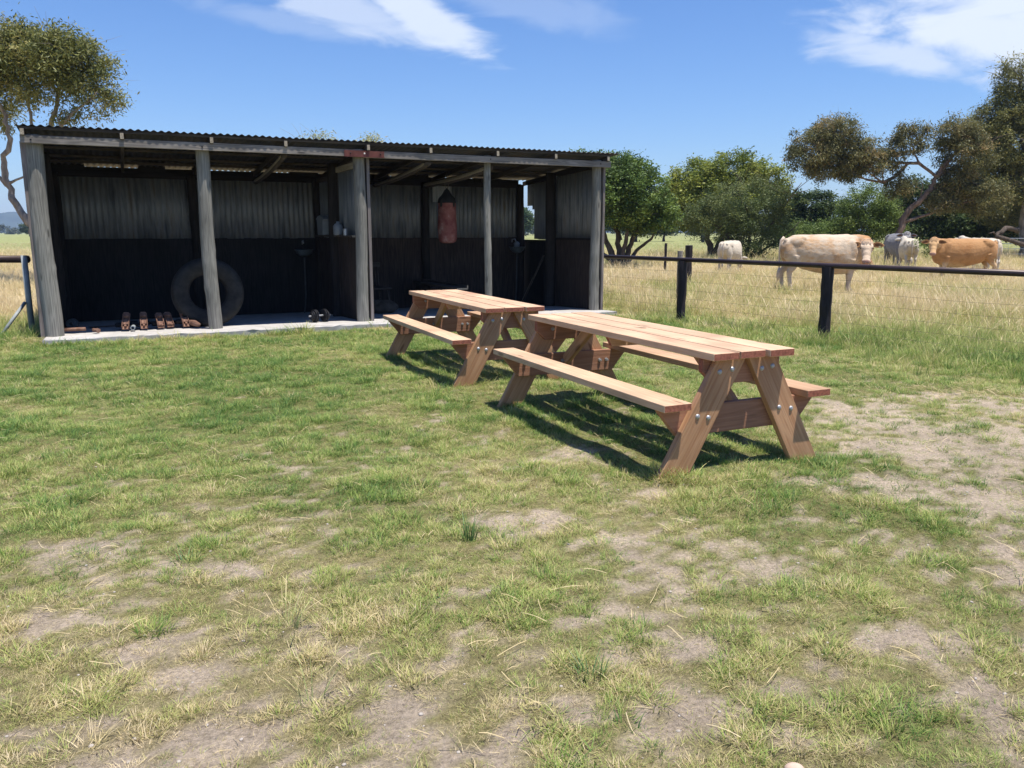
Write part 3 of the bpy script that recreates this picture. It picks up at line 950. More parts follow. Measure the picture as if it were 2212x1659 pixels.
# spindle back chair
ch = empty('wooden_chair', at_shed(5.36, 2.35, zs(2.35)), TH + .25, 'dark wooden spindle-back chair in the shade behind the middle post', 'chair')
b = MB(); b.box((0, 0, .45), (.46, .44, .035), bevel=.008); b.build('seat', M['rafter_wood'], ch)
for sx in (-1, 1):
    for sy in (-1, 1):
        b = MB(); b.tube([(sx * .17, sy * .16, .44), (sx * .21, sy * .20, 0)], [.02, .016], 8); b.build('leg', M['rafter_wood'], ch, sm=True)
b = MB()
for k in range(-3, 4): b.tube([(k * .06, .19, .46), (k * .066, .25, .86)], .009, 6)
b.build('spindles', M['rafter_wood'], ch, sm=True)
b = MB(); b.box((0, .255, .89), (.50, .025, .10), bevel=.008); b.build('back_rail', M['rafter_wood'], ch)
b = MB(); b.box((0, -.17, .2), (.36, .02, .02)); b.box((0, .17, .2), (.36, .02, .02)); b.build('stretcher', M['rafter_wood'], ch)

# lumpy sack
b = MB(); b.ellipsoid((0, 0, .11), (.29, .20, .13), sub=4); b.ellipsoid((-.12, .02, .17), (.14, .13, .09), sub=3)
for v in b.bm.verts:
    n = fbm(np.array([v.co.x * 1.0 + 3]), np.array([v.co.y + v.co.z * 1.3]), 7, 3, 90)[0] - .5
    v.co *= 1 + .22 * n; v.co.z = max(v.co.z, 0.0)
o = b.build('sack', M['sack'], sm=True); o.location = at_shed(5.30, 1.75, zs(1.75)); o.rotation_euler = (0, 0, TH)
tag(o, 'brown lumpy sack lying on the slab behind the middle post', 'sack')

# plank bench on stumps
pb = empty('plank_bench', at_shed(6.38, 1.63, zs(1.6)), TH, 'rough plank bench on log stumps behind the far picnic table', 'bench')
b = MB(); b.box((0, 0, 0), (2.40, .22, .035), bevel=.004); b.box((0, -.1, .03), (2.40, .02, .06)); b.build('plank', M['rafter_wood'], pb, M=Matrix.Translation((0, 0, .50)) @ Matrix.Rotation(math.pi / 2, 4, 'Z'))
for y in (-.75, .85):
    b = MB(); b.tube([(0, y, 0), (0, y, .25), (0, y, .482)], [.15, .135, .14], 14, noise=.03); b.build('stump', M['log_dark'], pb, sm=True)

# leaning pole and other odds and ends
b = MB(); b.tube([(0, 0, 0), tuple(at_shed(8.78, 1.86, 1.03) - at_shed(8.50, 2.35, zs(2.3)))], [.022, .02], 10)
o = b.build('leaning_pole', M['rafter_wood'], sm=True); o.location = at_shed(8.50, 2.35, zs(2.3)); tag(o, 'bare wooden pole leaning against the dark post of the right wall', 'pole')
b = MB(); b.lathe([(.035, -.05), (.075, -.05), (.08, -.045), (.08, .045), (.075, .05), (.035, .05)], 24, Matrix.Rotation(math.pi / 2, 4, 'X') @ Matrix.Rotation(.1, 4, 'Y'), close=True)
o = b.build('tape_roll', M['enamel']); o.location = at_shed(.18, 1.3, zs(1.3) + .08); o.rotation_euler = (0, 0, TH - .5); tag(o, 'white roll standing on edge in the shed\'s left corner', 'roll')
for i, (x, y, lng, rot, rad, nm, lb) in enumerate([(-6.45, 11.60, .42, .30, .028, 'rusty_pipe', 'rusty pipe lying beside the foot of the left corner post'),
                                                  (-6.03, 11.52, .15, -.7, .026, 'rusty_bolt', 'short rusty bolt alone on the sunlit edge of the slab')]):
    b = MB(); b.tube([(-lng / 2, 0, 0), (lng / 2, 0, 0)], [rad, rad * .92], 12)
    if i: b.tube([(lng / 2 - .02, 0, 0), (lng / 2 + .01, 0, 0)], rad * 1.4, 6)
    o = b.build(nm, M['rust']); o.location = (x, y, .08 + rad); o.rotation_euler = (0, 0, rot); tag(o, lb, nm.split('_')[1])


def rusty_bracket(x, y, rz, label, kind):
    e = empty('rusty_bracket', (x, y, .085), rz, label, 'bracket', 'rusty iron brackets leaning in a row on the slab')
    e.rotation_euler = (0, math.radians(38 - 6 * kind), rz)
    b = MB(); b.box((-.15, 0, .010), (.34, .10, .014), bevel=.002)
    for sy in (-1, 1): b.box((-.13, sy * .045, .035), (.28, .010, .05), bevel=.002)
    b.build('base_plate', M['rust'], e)
    b = MB()
    b.box((-.25, 0, .04), (.09, .075, .05), bevel=.004); b.box((-.10 + .05 * kind, 0, .03), (.10, .07, .035), bevel=.004)
    b.tube([(-.02, 0, .02), (-.02, 0, .055)], .017, 6)
    b.build('clamp', M['rust'], e)


B0 = (-5.76, 11.86)
for i, (k, sdx, sdy, rz, lb) in enumerate([(0, 0, 0, -1.25, 'rusty iron bracket at the left end of the row, beside the grey pipe'),
                                           (0, .24, .08, -1.15, 'rusty bracket second from the left, just right of the grey pipe'),
                                           (1, .46, .16, -1.05, 'rusty bracket in the middle of the row'),
                                           (1, .55, .28, -1.0, 'rusty bracket partly behind the middle one, farther back'),
                                           (0, .76, .36, -1.0, 'rusty bracket at the right end, beside the round-bodied tool')]):
    rusty_bracket(B0[0] + sdx, B0[1] + sdy, rz, lb, k)
b = MB(); b.lathe([(.022, 0), (.032, 0), (.032, .17), (.022, .17)], 16, Matrix.Rotation(math.pi / 2, 4, 'Y'), close=True)
o = b.build('grey_pipe', M['steel_blue']); o.location = (-5.66, 11.90, .112); o.rotation_euler = (0, 0, -1.2); tag(o, 'short pale grey pipe between two rusty brackets', 'pipe')
b = MB(); b.tube([(-.15, 0, .05), (0, 0, .05), (.13, 0, .035)], [.042, .048, .03], 12); b.tube([(-.26, 0, .05), (-.15, 0, .05)], .02, 8)
o = b.build('mallet_head', M['rust'], sm=True); o.location = (-4.86, 12.20, .082); o.rotation_euler = (0, 0, -.75); tag(o, 'rusty round-bodied tool lying at the right end of the row', 'tool')
for i, (x, y) in enumerate([(-5.16, 12.68), (-5.02, 12.70)]):
    b = MB(); b.lathe([(0, 0), (.04, 0), (.04, .015), (.026, .02), (.026, .12), (.034, .125), (.034, .14), (0, .14)], 14)
    o = b.build('iron_peg', M['black_iron']); o.location = (x, y, .04); tag(o, ['left', 'right'][i] + ' one of two short black pegs standing behind the rusty brackets', 'peg', 'black pegs standing on the slab')
b = MB()
for k in range(7):
    x = k * .17
    b.box((x, .05 * math.sin(k * 2.3), .04 + .01 * (k % 3)), (.15, .11, .07), bevel=.015)
b.tube([(-.05, -.02, .05), (1.2, .08, .06)], .022, 8)
o = b.build('tool_rack', M['black_iron']); o.location = (-5.98, 12.16, .07); o.rotation_euler = (0, 0, .36); tag(o, 'low black rack of iron tools in the shade behind the brackets', 'rack')
b = MB(); b.tube([(-.35, 0, .02), (0, .02, .03), (.12, .0, .05), (.35, -.1, .02)], .012, 8); b.ellipsoid((.12, 0, .06), (.04, .03, .03)); b.tube([(.1, 0, .05), (.14, .1, .04)], .01, 6)
o = b.build('iron_bar', M['black_iron'], sm=True); o.location = (-6.0, 12.02, .08); o.rotation_euler = (0, 0, .35); tag(o, 'bent black iron bar lying left of the rusty brackets', 'bar')


# ------------------------------------------------------------------ picnic tables
def board_obj(name, L, w, t, mat, parent, M4):
    b = MB(); b.box((0, 0, 0), (L, w, t), bevel=.003)
    return b.build(name, M[mat], parent, M=M4)


def prism_obj(name, pts, t, mat, parent, M4):
    b = MB(); b.prism(pts, t, bevel=.003)
    return b.build(name, M[mat], parent, M=M4)


def bolt(parent, p, out, r=.016, nut=False):
    """domed head facing along local x*out"""
    b = MB()
    if nut:
        b.tube([(0, 0, 0), (.012 * out, 0, 0)], .016, 6); b.tube([(0, 0, 0), (.035 * out, 0, 0)], .007, 8)
    else:
        b.ellipsoid((0, 0, 0), (.009, r, r)); b.tube([(-.003 * out, 0, 0), (.001 * out, 0, 0)], r * 1.05, 14)
    o = b.build('bolt', M['galv'], parent, sm=not nut, loc=p)
    return o


def picnic_table(x, y, ang, z, label):
    """local x along the table, local y across"""
    T = empty('picnic_table', (x, y, z), ang, label, 'picnic table', 'wooden picnic tables on the grass')
    Lh, zt, zb = 1.275, .79, .505
    for k, yy in enumerate((-.212, 0, .212)):
        board_obj('tabletop_plank', 2 * Lh + (.012, -.02, .012)[k], .193, .045, 'timber_top', T, Matrix.Translation((.004 * (k - 1), yy, zt - .0225)))
    for sy in (-1, 1):
        board_obj('bench_seat', 2 * Lh, .195, .045, 'timber_top' if sy > 0 else 'timber', T, Matrix.Translation((0, sy * .55, zb - .0225)))
    RZ = Matrix.Rotation(math.pi / 2, 4, 'Z')      # board length runs across the table
    for sx in (-1, 1):
        xo = sx * (Lh - .062)          # leg outer face about 6 cm in from the end
        xl = xo - sx * .0225 
        xi = xl - sx * .046
        # legs: slanted boards cut level top and bottom
        for sy in (-1, 1):
            y0, y1 = sy * .555, sy * .118
            H = zt - .047
            hw = .094 / math.cos(math.atan2(abs(y0 - y1), H))
            a = math.atan2(H, (y1 - y0))       # direction of leg in (y,z)
            ln = math.hypot(H, y1 - y0)
            ca, sa = math.cos(a), math.sin(a)

            def loc(yy, zz):            # (y,z) -> along-leg x, across z
                dy, dz = yy - (y0 + y1) / 2, zz - H / 2
                return (dy * ca + dz * sa, -dy * sa + dz * ca)
            pts = [loc(y0 - hw, -.03), loc(y0 + hw, -.03), loc(y1 + hw, H), loc(y1 - hw, H)]
            # local x -> (0,ca,sa), local z -> (0,-sa,ca), local y -> x axis
            R3 = Matrix(((0, 1, 0, xl), (ca, 0, -sa, (y0 + y1) / 2), (sa, 0, ca, H / 2), (0, 0, 0, 1)))
            if R3.to_3x3().determinant() < 0:
                R3 = Matrix(((0, -1, 0, xl), (ca, 0, -sa, (y0 + y1) / 2), (sa, 0, ca, H / 2), (0, 0, 0, 1)))
            leg = prism_obj('leg', pts, .045, 'timber_leg', T, R3)
            ox = xl + sx * .023
            for zz, dd in ((.665, .045), (.695 - .02, -.045), (.40, .04), (.385, -.05)):
                t = zz / H
                bolt(T, (ox, y0 + (y1 - y0) * t + dd, zz), sx)
        # bench bearer and tabletop bearer
        R4 = Matrix(((0, -1, 0, xi), (1, 0, 0, 0), (0, 0, 1, 0), (0, 0, 0, 1)))
        hb = .185
        zc = zb - .047
        prism_obj('bench_bearer', [(-.62, zc), (.62, zc), (.60, zc - .03), (.47, zc - hb), (-.47, zc - hb), (-.60, zc - .03)], .045, 'timber_red', T, R4)
        ztb = zt - .047
        prism_obj('top_bearer', [(-.30, ztb), (.30, ztb), (.30, ztb - .08), (.21, ztb - .165), (-.21, ztb - .165), (-.30, ztb - .08)], .045, 'timber_red', T, R4)
        for yy in (-.40, .42, -.33, .05):
            bolt(T, (xi - sx * .023, yy, zc - .09 + .02 * (yy > 0)), -sx, nut=True)
        for yy in (-.17, -.06, .15):
            bolt(T, (xi - sx * .023, yy, ztb - .07), -sx, nut=True)
        # diagonal brace from the bench bearer up to the middle of the top
        p0 = Vector((xi - sx * .03, .02 * sx, zc - .07)); p1 = Vector((xi - sx * .48, .02 * sx, ztb - .01))
        d = p1 - p0; an = math.atan2(d.z, d.x)
        Mx = Matrix.Translation((p0 + p1) / 2) @ Matrix.Rotation(-an, 4, 'Y') @ Matrix.Rotation(math.pi / 2, 4, 'X')
        board_obj('brace', d.length, .09, .045, 'timber_leg', T, Mx)
    # batten under the middle of the top
    R5 = Matrix(((0, -1, 0, 0), (1, 0, 0, 0), (0, 0, 1, 0), (0, 0, 0, 1)))
    prism_obj('middle_batten', [(-.28, zt - .047), (.28, zt - .047), (.24, zt - .12), (-.24, zt - .12)], .045, 'timber', T, R5)
    return T


T1 = picnic_table(.953, 5.983, 1.997, 0, 'nearer of two new timber picnic tables with attached benches, in the foreground')
picnic_table(-.479, 8.864, 1.983, .0, 'farther new timber picnic table with attached benches, close to the shed')

b = MB(); b.lathe([(0, 0), (.018, 0), (.026, .0006), (.030, 0)], 24)
o = b.build('knot', M['dark_knot'], T1, loc=(.018, -.045, .7902)); o.scale = (1.25, .85, 1)

# ------------------------------------------------------------------ fences
def rough_post(parent, name, x, y, h, w, t, mat, rz=0, seed=0, zb=-.2):
    random.seed(200 + seed)
    b = MB(); k = 9
    for i in range(k + 1):
        pass
    pts = [(random.uniform(-.006, .006), random.uniform(-.006, .006), zb + (h - zb) * i / k) for i in range(k + 1)]
    b.tube(pts, [w / 2 * random.uniform(.95, 1.06) for _ in pts], 8, noise=.05, flat=t / w)
    o = b.build(name, mat, parent, loc=(x, y, 0)); o.rotation_euler = (0, 0, rz)
    return o


fdx, fdy = FB[0] - FA[0], FB[1] - FA[1]
fl = math.hypot(fdx, fdy); fang = math.atan2(fdy, fdx)
fen = empty('rail_fence', (0, 0, 0), 0, 'dark brown pipe rail fence with black posts and wires, right of the shed', 'fence')
b = MB(); b.tube([(FA[0] - fdx / fl * .35, FA[1] - fdy / fl * .35, 1.055), (4.38, 11.16, 1.045), (FB[0] + fdx / fl * 1.6, FB[1] + fdy / fl * 1.6, 1.045)], .036, 14)
b.build('top_rail', M['rail_brown'], fen, sm=True)
for i, t in enumerate((.288, .662, 1.036)):
    rough_post(fen, 'post', FA[0] + fdx * t, FA[1] + fdy * t, 1.03, .17 if i else .155, .15, M['post_black'], fang, i)
b = MB()
for k, z in enumerate((.15, .27, .40, .54, .69, .86)):
    pts = []
    for i in range(25):
        t = i / 24 * 1.15
        pts.append((FA[0] + fdx * t + .07, FA[1] + fdy * t + .04, z - .012 * math.sin((t % .374) / .374 * math.pi) + .004 * math.sin(i * 1.7 + k)))
    b.tube(pts, .0016, 4)
for i in range(46):
    t = i / 46 * .29
    b.tube([(FA[0] + fdx * t + .07, FA[1] + fdy * t + .04, .1), (FA[0] + fdx * t + .07, FA[1] + fdy * t + .04, .86)], .001, 4)
b.build('wires', M['wire'], fen)
# left: heavy brown pipe rail and a braced steel post
fe2 = empty('rail_fence', (-7.35, 12.25, 0), 0, 'thick dark brown pipe rail with blue-grey braced steel post left of the shed', 'fence')
b = MB(); b.tube([(.02, 0, 1.10), (-6, .35, 1.09)], .055, 14); b.build('top_rail', M['rail_brown'], fe2, sm=True)
b = MB(); b.tube([(0.03, -.12, -.1), (0.03, -.12, 1.16)], .042, 14); b.build('post', M['steel_blue'], fe2, sm=True)
b = MB(); b.tube([(.0, -.17, .46), (-.13, -.62, .02)], .024, 12); b.build('brace', M['steel_blue'], fe2, sm=True)
rough_post(fe2, 'post', -4.6, .3, 1.05, .15, .15, M['post_black'], 0, 9)
# posts standing out in the paddock
o = rough_post(None, 'fence_post', 5.09, 23.3, 1.13, .21, .18, M['post_black'], 0, 11); tag(o, 'dark square post in the paddock behind the first fence post', 'post')
o = rough_post(None, 'fence_post', 3.41, 16.4, 1.13, .11, .10, M['grey_wood'], .3, 12); tag(o, 'short pale weathered post top just behind the pipe rail', 'post')
o = rough_post(None, 'fence_post', 5.75, 30.3, 1.10, .10, .10, M['post_black'], 0, 13); tag(o, 'thin dark post left of the square paddock post', 'post')
# far white gate
gt = empty('paddock_gate', (28.7, 47.5, 0), 0, 'white tubular gate far off at the right edge', 'gate')
b = MB()
for z in (.25, .55, .85, 1.15): b.tube([(-1.0, 0, z), (3.2, 0, z)], .03 if z > 1 else .016, 8)
for x in (-1.0, 3.2): b.tube([(x, 0, .0), (x, 0, 1.17)], .035, 8)
for i in range(1, 9): b.tube([(-1.0 + i * .46, 0, .25), (-1.0 + i * .46, 0, 1.15)], .008, 6)
b.build('gate_frame', M['white_paint'], gt, sm=True)


# ------------------------------------------------------------------ cattle
def capsule_chain(b, pts, n=18):
    """pts: (x,y,z, half width (side), half height)"""
    P = [Vector(p[:3]) for p in pts]
    rings = []
    side0 = None
    for i, p in enumerate(P):
        t = (P[min(i + 1, len(P) - 1)] - P[max(i - 1, 0)]).normalized()
        ref = Vector((0, 1, 0))
        if abs(t.dot(ref)) > .93: ref = Vector((1, 0, 0))
        up = t.cross(ref).normalized(); sd = up.cross(t).normalized()
        if side0 is not None and sd.dot(side0) < 0: sd = -sd; up = -up
        side0 = sd
        rings.append([b.bm.verts.new(p + sd * (math.cos(2 * math.pi * k / n) * pts[i][3]) + up * (math.sin(2 * math.pi * k / n) * pts[i][4])) for k in range(n)])
    for a, c in zip(rings, rings[1:]):
        for k in range(n): b.bm.faces.new((a[k], a[(k + 1) % n], c[(k + 1) % n], c[k]))
    for r, p, q in ((rings[0], P[0], P[1]), (rings[-1], P[-1], P[-2])):
        tip = b.bm.verts.new(p + (p - q).normalized() * min(.04, (p - q).length * .4))
        for k in range(n): b.bm.faces.new((r[k], r[(k + 1) % n], tip))


def make_cow(name, label, loc, rotz, head_dir, coat, seed=1, scale=1.0, head_low=False, tail_side=0, stance=0.0, eartag=False, dz=0.0):
    """faces local +x; head_dir = local direction the face looks"""
    rnd = random.Random(seed)
    b = MB()
    # trunk
    capsule_chain(b, [(-.99, 0, 1.18, .10, .09), (-.94, 0, 1.14, .20, .19), (-.84, 0, 1.08, .27, .29), (-.66, 0, 1.03, .295, .35), (-.42, 0, .955, .335, .415), (-.1, 0, .915, .375, .46),
                      (.2, 0, .885, .375, .475), (.45, 0, .895, .33, .475), (.62, 0, .925, .28, .46), (.78, 0, .96, .23, .41), (.90, 0, 1.03, .16, .29), (.97, 0, 1.05, .10, .20)], 24)
    for sy in (-1, 1):
        b.ellipsoid((-.66, sy * .17, 1.16), (.22, .13, .17), sub=3)      # hips
        b.ellipsoid((-.56, sy * .20, 1.26), (.09, .06, .07), sub=3)
        b.ellipsoid((-.93, sy * .12, 1.22), (.06, .05, .06), sub=2)
        b.ellipsoid((-.80, sy * .19, .92), (.17, .11, .26), sub=3)       # thigh
        b.ellipsoid((.58, sy * .20, .95), (.16, .10, .30), sub=3)        # shoulder
    b.ellipsoid((.86, 0, .78), (.12, .10, .17), sub=3)                   # brisket
    st = stance
    for sy in (-1, 1):
        d = st * sy
        capsule_chain(b, [(.60, sy * .19, .78, .12, .12), (.62 + d * .3, sy * .185, .62, .085, .10), (.63 + d * .6, sy * .18, .44, .06, .062), (.635 + d, sy * .18, .38, .065, .068), (.63 + d, sy * .18, .26, .042, .045), (.625 + d, sy * .18, .13, .045, .05), (.65 + d, sy * .18, .06, .052, .06), (.665 + d, sy * .18, 0.0, .062, .075)], 12)
        capsule_chain(b, [(-.72, sy * .18, .86, .13, .19), (-.74 - d * .3, sy * .19, .70, .095, .135), (-.82 - d * .6, sy * .185, .55, .06, .085), (-.88 - d, sy * .18, .47, .055, .07), (-.865 - d, sy * .18, .34, .042, .05), (-.84 - d, sy * .18, .15, .047, .052), (-.82 - d, sy * .18, .06, .052, .06), (-.80 - d, sy * .18, 0.0, .06, .075)], 12)
    # neck and head
    hd = Vector(head_dir).normalized()
    hs = Vector((0, 0, 1)).cross(hd).normalized()
    poll = Vector((.98, 0, 1.30 + dz)) + hd * .30
    if head_low: poll = Vector((1.25, 0, .62)); 
    mid = (Vector((.86, 0, 1.10)) + poll) / 2 + Vector((.06, 0, .02))
    capsule_chain(b, [(.70, 0, 1.04, .24, .34), (.86, 0, 1.10, .19, .28), (mid.x, mid.y, mid.z - .02, .15, .22), (poll.x - hd.x * .08, poll.y - hd.y * .08, poll.z - .07, .14, .20)], 18)
    dn = Vector((0, 0, -1))
    fwd = (hd * .60 + dn * .80).normalized()          # muzzle points forward and down
    upv = (hd * .80 - dn * .60).normalized()          # bridge of the nose faces up-forward

    HS = 1.24

    def hp(a, s, u): return poll + fwd * (a * HS) + hs * (s * HS) + upv * (u * HS)
    Hm = Matrix((fwd, hs, upv)).transposed().to_4x4()

    def he(a, s, u, r, sub=3): b.ellipsoid(hp(a, s, u), tuple(q * HS for q in r), Hm, sub)
    he(-.01, 0, -.01, (.13, .118, .12)); he(.09, 0, -.015, (.14, .11, .115)); he(.20, 0, -.02, (.14, .082, .092)); he(.30, 0, -.02, (.11, .075, .078)); he(.375, 0, -.015, (.065, .082, .066))
    he(.10, 0, -.11, (.17, .07, .07))                   # jaw
    for sy in (-1, 1): he(.08, sy * .092, .045, (.05, .026, .034), 2)     # brow
    base = b.mesh('body')
    tmp = bpy.data.objects.new('tmp', base); COL.objects.link(tmp)
    rm = tmp.modifiers.new('r', 'REMESH'); rm.mode = 'VOXEL'; rm.voxel_size = .017; rm.use_smooth_shade = True
    sm_ = tmp.modifiers.new('s', 'SMOOTH'); sm_.factor = .5; sm_.iterations = 5
    dg = bpy.context.evaluated_depsgraph_get(); dg.update()
    me = bpy.data.meshes.new_from_object(tmp.evaluated_get(dg))
    bpy.data.objects.remove(tmp); me.name = 'body'
    smooth(me)
    nv = len(me.vertices); co = np.empty(nv * 3, np.float32); me.vertices.foreach_get('co', co); co = co.reshape(-1, 3)
    nr = np.empty(nv * 3, np.float32); me.vertices.foreach_get('normal', nr); nr = nr.reshape(-1, 3)
    x, y, z = co[:, 0], co[:, 1], co[:, 2]
    # hair: shallow lumps
    dsp = (fbm(x * 1.2 + y + 5, z + y * .7, 7, 3, seed) - .5) * .012 + (fbm(x + y * 2, z * 1.4, 30, 2, seed + 4) - .5) * .006
    # skin colours
    n1 = fbm(x + 7 * seed, z + y * .6, 3.2, 5, seed + 9); n2 = fbm(x * 2 + y, z * 5, 7, 4, seed + 12)
    c_main, c_second, c_head, c_leg = [np.array(c) for c in coat[:4]]
    w = sstep(coat[4], coat[4] + .3, n1 * .6 + n2 * .4)[:, None]
    c = c_main * (1 - w) + c_second * w
    hw = sstep(.50, .98, x + (n2 - .5) * .5 + (n1 - .5) * .3)[:, None]
    c = c * (1 - hw) + c_head * hw
    lw = sstep(.62, .42, z + (n1 - .5) * .3)[:, None]
    c = c * (1 - lw) + c_leg * lw
    # face lighter, muzzle pinkish, hooves and a dirty lower leg
    rel = co - np.array(poll)
    fa = rel @ np.array(fwd) / HS; su = rel @ np.array(hs) / HS; uu = rel @ np.array(upv) / HS
    onhead = (np.abs(fa - .2) < .3) & (np.abs(su) < .16) & (np.abs(uu) < .2)
    fw = (sstep(-.08, .06, fa) * onhead * .92)[:, None]; c = c * (1 - fw) + np.array(coat[5]) * fw
    mw = (sstep(.36, .40, fa) * onhead)[:, None]; c = c * (1 - mw) + np.array((.36, .21, .17)) * mw
    hf = sstep(.075, .05, z)[:, None]; c = c * (1 - hf) + np.array((.05, .045, .04)) * hf
    dt = (sstep(.60, .74, fbm(x + 3, z + y, 5, 4, seed + 30)) * .35)[:, None]; c = c * (1 - dt) + c * .55 * dt
    c = c * (.88 + .24 * n2[:, None])
    co2 = co + nr * dsp[:, None]
    me.vertices.foreach_set('co', co2.astype(np.float32).ravel())
    at_ = me.color_attributes.new('tint', 'FLOAT_COLOR', 'POINT')
    at_.data.foreach_set('color', np.concatenate([np.clip(c, 0, 1), np.ones((nv, 1))], 1).astype(np.float32).ravel())
    root = empty(name, loc, rotz, label, 'cow', 'cattle grazing beyond the rail fence')
    root.scale = (scale,) * 3
    body = link_mesh('body', me, M['hide'], root)
    fur = noise_mat_cache('fur_' + name + str(seed), coat[3])
    earm = noise_mat_cache('ear_' + str(seed), coat[2])
    for sy in (-1, 1):
        b = MB(); b.ellipsoid((0, 0, 0), (.125, .066, .018), sub=3)
        for v in b.bm.verts:
            v.co.y *= 1 - .3 * (v.co.x / .125); v.co.z += .022 * (v.co.y / .06) ** 2 - .01
        ear = b.build('ear', earm, root, sm=True)
        c0 = hp(.015, sy * .205, .01)
        ax = (hs * sy + Vector((0, 0, -.10)) + hd * .12).normalized(); zx = (hd - ax * hd.dot(ax)).normalized(); yx = zx.cross(ax)
        Mm = Matrix((ax, yx, zx)).transposed().to_4x4(); Mm.translation = c0; ear.matrix_local = Mm
        b = MB(); b.ellipsoid((0, 0, 0), (.09, .042, .006), sub=2); ei = b.build('ear_hollow', M['ear_dark'], ear, sm=True, loc=(0, 0, .011))
        if eartag and sy == 1:
            b = MB(); b.box((.03, -.045, .014), (.045, .05, .004), bevel=.001); b.build('ear_tag', M['tag_yellow'], ear)
        b = MB(); b.ellipsoid(hp(.105, sy * .098, .035), (.028, .02, .026), Hm, 2); b.build('eye', M['eye'], root, sm=True)
        b = MB(); b.ellipsoid(hp(.425, sy * .035, .012), (.014, .016, .012), Hm, 2); b.build('nostril', M['eye'], root, sm=True)
    b = MB()
    for k in range(70):
        a = rnd.uniform(-.05, .05); s = rnd.uniform(-.07, .07)
        p = hp(a - .02, s, .095 - abs(s) * .3)
        q = p + fwd * rnd.uniform(.02, .07) + upv * rnd.uniform(.005, .03) + hs * rnd.uniform(-.03, .03)
        b.tube([p, (p + q) / 2 + upv * .012, q], [.006, .005, .001], 4)
    b.build('poll_tuft', fur, root)
    b = MB()
    ty = tail_side
    pts = [(-.95, 0, 1.30), (-1.02, ty * .2, 1.22), (-1.05, ty * .6, 1.0), (-1.05, ty, .75), (-1.04, ty * 1.1, .58)]
    b.tube(pts, [.035, .03, .022, .018, .02], 10)
    b.tube([pts[-1], (-1.05, ty * 1.15, .48), (-1.06, ty * 1.1, .36), (-1.05, ty * 1.0, .26)], [.022, .045, .04, .008], 10, noise=.2)
    b.build('tail', fur, root, sm=True)
    return root


_c = {}
def noise_mat_cache(n, c):
    if n not in _c: _c[n] = noise_mat(n, tuple(v * .7 for v in c), tuple(min(1, v * 1.15) for v in c), 14, .85, 0, .6, .01)
    return _c[n]


def hide_mat():
    m = attr_mat('hide', 'tint', 0, .8, .2)
    N = m.node_tree.nodes; L = m.node_tree.links; P = N['Principled BSDF']
    tc = N.new('ShaderNodeTexCoord'); mp = N.new('ShaderNodeMapping'); mp.inputs['Scale'].default_value = (1, 1, 2.2)
    n = N.new('ShaderNodeTexNoise'); n.inputs['Scale'].default_value = 24; n.inputs['Detail'].default_value = 7; n.inputs['Distortion'].default_value = 1.2
    L.new(tc.outputs['Object'], mp.inputs[0]); L.new(mp.outputs[0], n.inputs['Vector'])
    bp = N.new('ShaderNodeBump'); bp.inputs['Strength'].default_value = .5; bp.inputs['Distance'].default_value = .015
    L.new(n.outputs[0], bp.inputs['Height']); L.new(bp.outputs[0], P.inputs['Normal'])
    P.inputs['Sheen Weight'].default_value = .15
    return m


M['hide'] = hide_mat()
M['ear_dark'] = noise_mat('ear_dark', (.10, .045, .02), (.2, .1, .05), 30, .9, 0, .3)
M['eye'] = noise_mat('eye', (.008, .006, .005), (.015, .012, .01), 5, .25, 0, 0, spec=.6)
M['tag_yellow'] = noise_mat('tag_yellow', (.55, .50, .25), (.62, .58, .32), 5, .5, 0, 0)

CREAM = [(.55, .445, .335), (.45, .29, .165), (.48, .26, .115), (.56, .45, .35), .38, (.64, .50, .37)]
TAN = [(.42, .225, .095), (.33, .155, .055), (.42, .23, .10), (.56, .40, .24), .50, (.60, .38, .19)]
WHITE = [(.54, .47, .37), (.46, .36, .25), (.50, .45, .38), (.50, .44, .37), .6, (.5, .44, .38)]
GREY = [(.17, .17, .19), (.22, .21, .22), (.20, .20, .21), (.24, .22, .21), .5, (.28, .27, .27)]
BROWN = [(.30, .13, .055), (.25, .10, .04), (.28, .12, .05), (.4, .25, .14), .5, (.33, .16, .08)]


def facing(loc, rotz, tx=0, ty=0):
    """direction from a point to the camera in the cow's own axes"""
    d = Vector((tx - loc[0], ty - loc[1], 0)).normalized()
    return Matrix.Rotation(-rotz, 3, 'Z') @ d


def cow(label, loc, deg, coat, look='cam', **kw):
    rz = math.radians(deg)
    hd = facing(loc, rz) if look == 'cam' else look
    return make_cow('cow', label, loc, rz, hd, coat, **kw)


cow('cream cow with tan neck and ear tag, nearest the fence, looking at the camera', (7.93, 20.6, 0), -4, CREAM, seed=3, dz=-.17, scale=1.06, tail_side=-.06, stance=.05, eartag=True)
cow('orange-tan cow standing side-on facing left with its head turned to the camera', (14.35, 25.7, 0), 176, TAN, seed=5, dz=-.04, scale=.96, stance=.05)
cow('small off-white cow seen from behind beside the leaning tree trunk', (15.95, 32.6, 0), 72, WHITE, look=Vector((1, .1, 0)), seed=7, scale=.93)
cow('dark grey cow standing behind the off-white one, its pale muzzle towards the camera', (16.9, 35.5, 0), -96, GREY, look=Vector((1, -.5, 0)), seed=8, scale=1.06)
cow('white cow mostly hidden behind the rump of the orange-tan cow', (17.25, 29.8, 0), 92, WHITE, look=Vector((1, .1, 0)), seed=9, scale=.95)
cow('white cow grazing in the dappled shade of the bushes, seen from behind', (8.1, 30.0, 0), 58, WHITE, look=Vector((1, 0, 0)), seed=10, scale=.88, head_low=True)
cow('reddish brown cow mostly hidden behind the back of the cream cow', (12.2, 30.5, 0), 10, BROWN, look=Vector((1, -.3, 0)), seed=12, scale=1.0, head_low=True)


# ------------------------------------------------------------------ trees
LEAFX = 1.9


